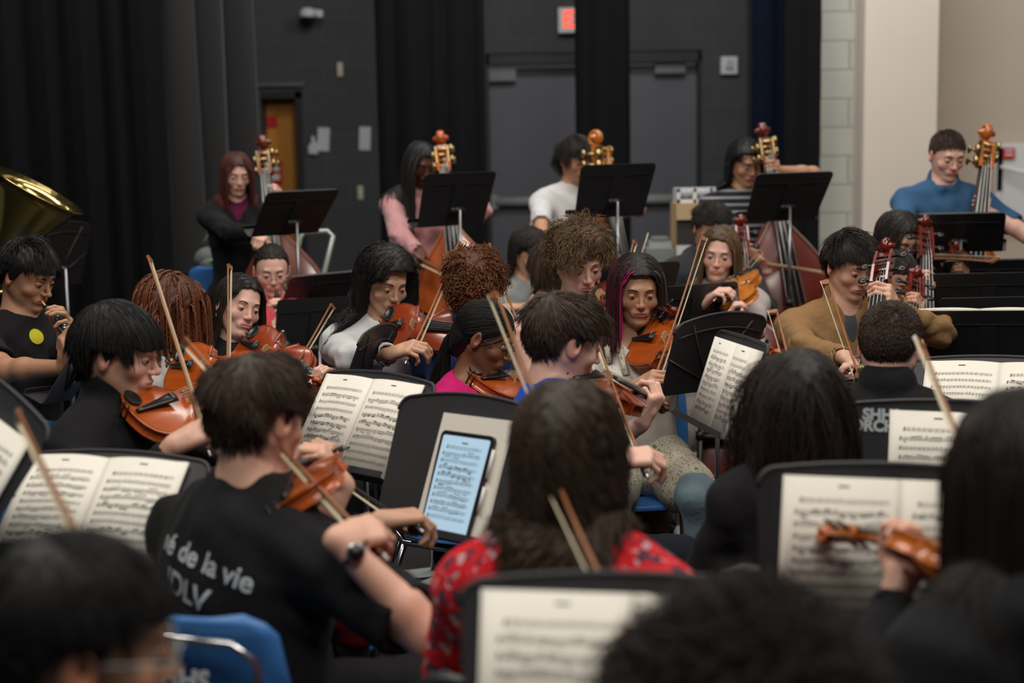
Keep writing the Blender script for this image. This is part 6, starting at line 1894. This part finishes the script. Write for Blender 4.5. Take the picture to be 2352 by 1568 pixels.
person('L5', 'person in a black T-shirt with white lettering on its back playing a violin', (594, 962, 2.85), 142, pitch=14, byaw=142, nd=.135, sd=.115, skin='light', sleeve='elbow', shirt=cloth_mat('black_heavy_cotton', (.012, .012, .013), .9), pants=m_blackp,
       hair=style('mop', len=.065, th=.016, front=.1, side=.5), haircol='brown', LH=lh, RH=rh, seed=53, bulk=1.22, sh=.205, poles={'R': V3(1, -.3, -.9), 'L': V3(.5, .2, -.9)}, wrinkle=.006)
rh = setup_bow((1392, 1320, 2.62), (1133, 678), 'blurred bow rising to the left above the tablet', vf(150), far=True)
person('L4', 'person with a brown bob and a red floral shirt seen from behind', (1308, 1050, 2.4), 162, pitch=14, byaw=165, fem=True, skin='light', sleeve='short', shirt=m_redfl, pants=m_navyj,
       hair=style('bob', len=.21, n=5000, th=.020, curl=.008, wave=.09), haircol='brown', RH=rh, seed=54, bulk=1.0, sh=.165, nd=.13, sd=.10)
rh = setup_bow((1880, 1060, 3.2), (1776, 716), 'bow tip rising in front of the tan jacket sleeve', vf(170), far=True)
person('L1', 'person with very long dark brown hair seen from behind at centre right', (1838, 925, 3.0), 178, pitch=10, hs=.95, byaw=178, fem=True, skin='light', sleeve='long', shirt=m_blackcot, pants=m_blackp,
       hair=style('long', len=.62, n=5200, th=.010, curl=.005, wave=.13, clump=.3, tipcol=(2.2, 1.5, 1.2), nocaps=True), haircol='dark', RH=rh, seed=55, sh=.13)
M, lh = VIO((2440, 1372, 1.99), (1902, 1200), 'amber violin raised towards the camera left with its scroll over the open book', 'amber', True, (.1, .85, .45), hy=.36)
rh = setup_bow((2300, 1245, 2.22), (2112, 786), 'blurred bow rising to the left at the right edge', vf(190), far=True)
person('L3', 'person with long dark hair and a black hoodie at the right edge, seen from behind', (2365, 1120, 1.95), 205, pitch=10, byaw=195, fem=True, skin='light', sleeve='long', neckline='hood', shirt=cloth_mat('black_fleece', (.016, .016, .018), .95), pants=m_blackp,
       hair=style('long', len=.30, n=5200, th=.03), haircol='dark', LH=lh, RH=rh, seed=56)
rh = setup_bow((1530, 1640, 1.66), (1262, 1095), 'blurred bow tip in front of the red floral shirt', vf(180), far=True)
person('L2', 'person with dark rounded curly hair at the bottom edge', (1705, 1765, 1.48), 180, pitch=10, byaw=180, skin='brown', sleeve='short', shirt=m_charcoal, pants=m_blackp,
       hair=style('afro', n=7000, th=.045, len=.06), haircol='dark', RH=rh, seed=57, legs=True)
rh = setup_bow((232, 1345, 1.72), (42, 955), 'blurred bow crossing the lower left music book', vf(120), far=True)
person('L7', 'person with black hair and clear framed glasses at the lower left corner', (180, 1492, 1.55), 112, pitch=10, byaw=120, skin='tan', sleeve='short', shirt=m_charcoal, pants=m_blackp,
       hair=style('bowl', len=.06, n=6500, side=.15, th=.014, fore=.075, earz=.03), haircol='black', RH=rh, seed=58)
glasses('L7', new_mat('clear_acetate', (.5, .5, .48), .2), .026, False)

# hem, ribbon and ruffles of the cream floral blouse
D = PEOPLE['V7']; hp, tx_, bf_ = D['hip'], D['tx'], D['bf']
F = Field(*[np.arange(a_, b_, .009, dtype=np.float32) for a_, b_ in zip(hp+V3(-.30, -.48, -.16), hp+V3(.30, .22, .20))])
F.ell(hp, (.185, .145, .135), None, .04)
for sg in (-1, 1):
    a_ = hp+tx_*sg*.085; F.cone(a_+V3(0, 0, .0), a_+bf_*.27+tx_*sg*.045+V3(0, 0, -.035), .105, .098, .06)
sl, G = F.sub(hp-.5, hp+.5)
F.D[sl] += (.006*np.sin(G[..., 0]*45+3*np.sin(G[..., 1]*20))*np.sin(G[..., 1]*30)).astype(np.float32)
F.D[sl] = np.maximum(F.D[sl], ((hp[2]-.115)-G[..., 2]).astype(np.float32))
V_, Fq_ = F.mesh(); np_mesh('blouse_hem', V_, Fq_, m_crfl, None, D['root'])
loc, nor = on_shirt('V7', 1478, 880)
m_rib = cloth_mat('white_ribbon', (.5, .5, .48), .7)
if loc:
    z_ = nor.normalized(); x_ = Vector((0, 0, 1)).cross(z_).normalized(); y_ = z_.cross(x_); mb = MB()
    for s_ in (-1, 1):
        mb.tube([loc+z_*.008+x_*(s_*a)+y_*b for a, b in ((0, 0), (.018, .016), (.034, .012), (.036, -.004), (.02, -.008), (0, 0))], .0035, 6, flat=.6)
        mb.tube([loc+z_*.008+x_*(s_*a)+y_*b for a, b in ((0, 0), (.006, -.03), (.014, -.06), (.012, -.085))], .003, 6, flat=.6)
    mb.ball(loc+z_*.01, .006); mb.build('ribbon_bow', m_rib, D['root'])
for px_ in (((1392, 770), (1396, 800), (1400, 835)), ((1418, 770), (1424, 800), (1432, 835), (1438, 862))):
    pts = []
    for q_ in px_:
        l_, n_ = on_shirt('V7', *q_)
        if l_: pts.append(l_+n_*.006)
    if len(pts) > 2: MB().tube(pts, [.011+.003*(k % 2) for k in range(len(pts))], 7, flat=.5).build('ruffle', m_crfl, D['root'])

# lettering on the black T-shirt
def text2d(txt, size, bold=.0, shear=0.0):
    me = text_mesh(txt, size, bold, shear); V = [v.co for v in me.vertices]
    F = [p.vertices[:] for p in me.polygons if all(V[i].z > 0 for i in p.vertices)]
    bm = bmesh.new(); bm.from_mesh(me)
    bmesh.ops.triangulate(bm, faces=bm.faces[:]); bmesh.ops.subdivide_edges(bm, edges=[e for e in bm.edges if e.calc_length() > size*.3], cuts=1)
    bm.verts.index_update()
    V = [(v.co.x, v.co.y) for v in bm.verts]; F = [[v.index for v in f.verts] for f in bm.faces if all(v.co.z > 0 for v in f.verts)]
    bm.free(); return V, F
m_print = new_mat('pale_print', (.58, .62, .63), .8)
V_, F_ = text2d('né de la vie', .058, .0010); shirt_patch('L5', 'back_lettering', m_print, V_, F_, 458, 1286, 1.0, -14)
V_, F_ = text2d('JDLV', .064, .0014); shirt_patch('L5', 'back_lettering', m_print, V_, F_, 425, 1356, 1.0, -12)
# watch
def watch(key, side, mat, face):
    D = PEOPLE[key]; W = D['WR'][side]; E = D['EL'][side]; a = Vector(unit(W-E)); c_ = Vector(W)-a*.035
    u = a.orthogonal().normalized(); w_ = a.cross(u)
    ring = [c_+(u*math.cos(t)+w_*math.sin(t))*.031 for t in np.linspace(0, 2*math.pi, 25)]
    o = MB().tube(ring, .007, 8, cap=False, flat=.5).build('watch', mat, D['root'])
    cam_d = (CAM_M.translation-c_); n_ = (cam_d-a*cam_d.dot(a)+Vector((0, 0, 1))*.6).normalized(); n_ = (n_-a*n_.dot(a)).normalized()
    MB().tube([c_+n_*.030, c_+n_*.040], .017, 18).tube([c_+n_*.0402, c_+n_*.041], .014, 18, mi=1).build('watch_face', [m_steel, face], o)
watch('L5', 'R', m_stickd, m_black)

# chairs
CH = {'W1': 'the oboe player', 'G1': 'the person with round glasses', 'V1': 'the person with rust coloured locs', 'V2': 'the person with hoop earrings', 'V3': 'the long haired person in white', 'V4': 'the person with ginger hair',
      'V5': 'the person in magenta', 'V6': 'the person in bright blue', 'V7': 'the person with pink streaked hair', 'V8': 'the curly haired person in white', 'V9': 'the person in the pale sweatshirt', 'V10': 'the person in the mid grey T-shirt',
      'V11': 'the person with light brown hair', 'V12': 'the person in the dark grey hoodie', 'C1': 'the cellist in the tan jacket', 'C2': 'the long haired cellist', 'C3': 'the cellist in the sand sweater', 'C4': 'the rearmost cellist',
      'M1': 'the person with cropped hair and black collar', 'L6': 'the person in the dark turtleneck', 'PM': 'the person in maroon', 'L4': 'the person in the red floral shirt', 'L1': 'the person with very long hair', 'L3': 'the person in the black hoodie',
      'L2': 'the person with rounded curly hair', 'L7': 'the person with clear glasses'}
for k_, t_ in CH.items():
    bl = k_ in ('V11', 'C1', 'L1', 'M1', 'V9', 'L4')
    seat(k_, mat=m_dark_shell if bl else m_blue, lab=('black' if bl else 'blue')+' shell chair under '+t_)
def chair_back_at(px, py, d, yaw, lab, **kw):
    c_ = P(px, py, d); b = vf(yaw); chair((c_.x+b.x*.255, c_.y+b.y*.255), yaw, lab, **kw)
CHAIRS.clear()
chair_back_at(352, 1345, 2.45, 162, 'blue shell chair with pale lettering on its back at the lower left', top=.85)
root5 = [o for o in C.objects if o.get('label', '').startswith('blue shell chair with pale')][0]
me = text_mesh('SHHS', .05, .0015); me.materials.clear(); me.materials.append(m_print)
pts_ = [(-.19, -.236, .56), (-.192, -.245, .70), (-.19, -.252, .785), (-.15, -.262, .815), (0, -.275, .822), (.15, -.262, .815), (.19, -.252, .785), (.192, -.245, .70), (.19, -.236, .56)]
MB().tube(pts_, .007, 8).build('back_tube', m_chrome, root5)
o = bpy.data.objects.new('lettering', me); C.objects.link(o); o.parent = root5; o.location = (.045, -.262, .742); o.rotation_euler = (math.pi/2-.14, 0, 0)
chair_back_at(112, 948, 4.5, -35, 'empty looking blue shell chair left of the dark turtleneck')
chair_back_at(508, 612, 8.1, 172, 'blue shell chair behind the locs beside the black curtain', top=1.02)
# sheets and a violin lying on the floor by the stand legs
q_ = P(1015, 1335, 3.9); q_.z = .004
def floor_pt(px, py):
    o = CAM_M.translation; r = P(px, py, 1.0)-o; return o+r*((0.004-o.z)/r.z)
for i, (x, y, a) in enumerate(((955, 1318, 20), (1018, 1338, -35))):
    p_ = floor_pt(x, y); o = MB().box((0, 0, .001), (.16, .12, .002)).build('paper_sheet', new_mat('pale_green_paper', (.45, .55, .52), .8)); o.location = p_; o.rotation_euler = (0, 0, math.radians(a)); tag(o, ('pale sheet on the floor, nearer the lettered T-shirt', 'pale sheet on the floor, right of the other sheet')[i], 'paper')

# groups of repeats
GR = {'violin': 'violins of the string section', 'cello': 'cellos at the right', 'double_bass': 'double basses along the back', 'violin_bow': 'violin bows', 'music_stand': 'music stands', 'music_book': 'open music books', 'stacking_chair': 'shell chairs of the players'}
for o_ in C.objects:
    if o_.parent is None:
        b_ = o_.name.split('.')[0]
        if b_ in GR: o_['group'] = GR[b_]
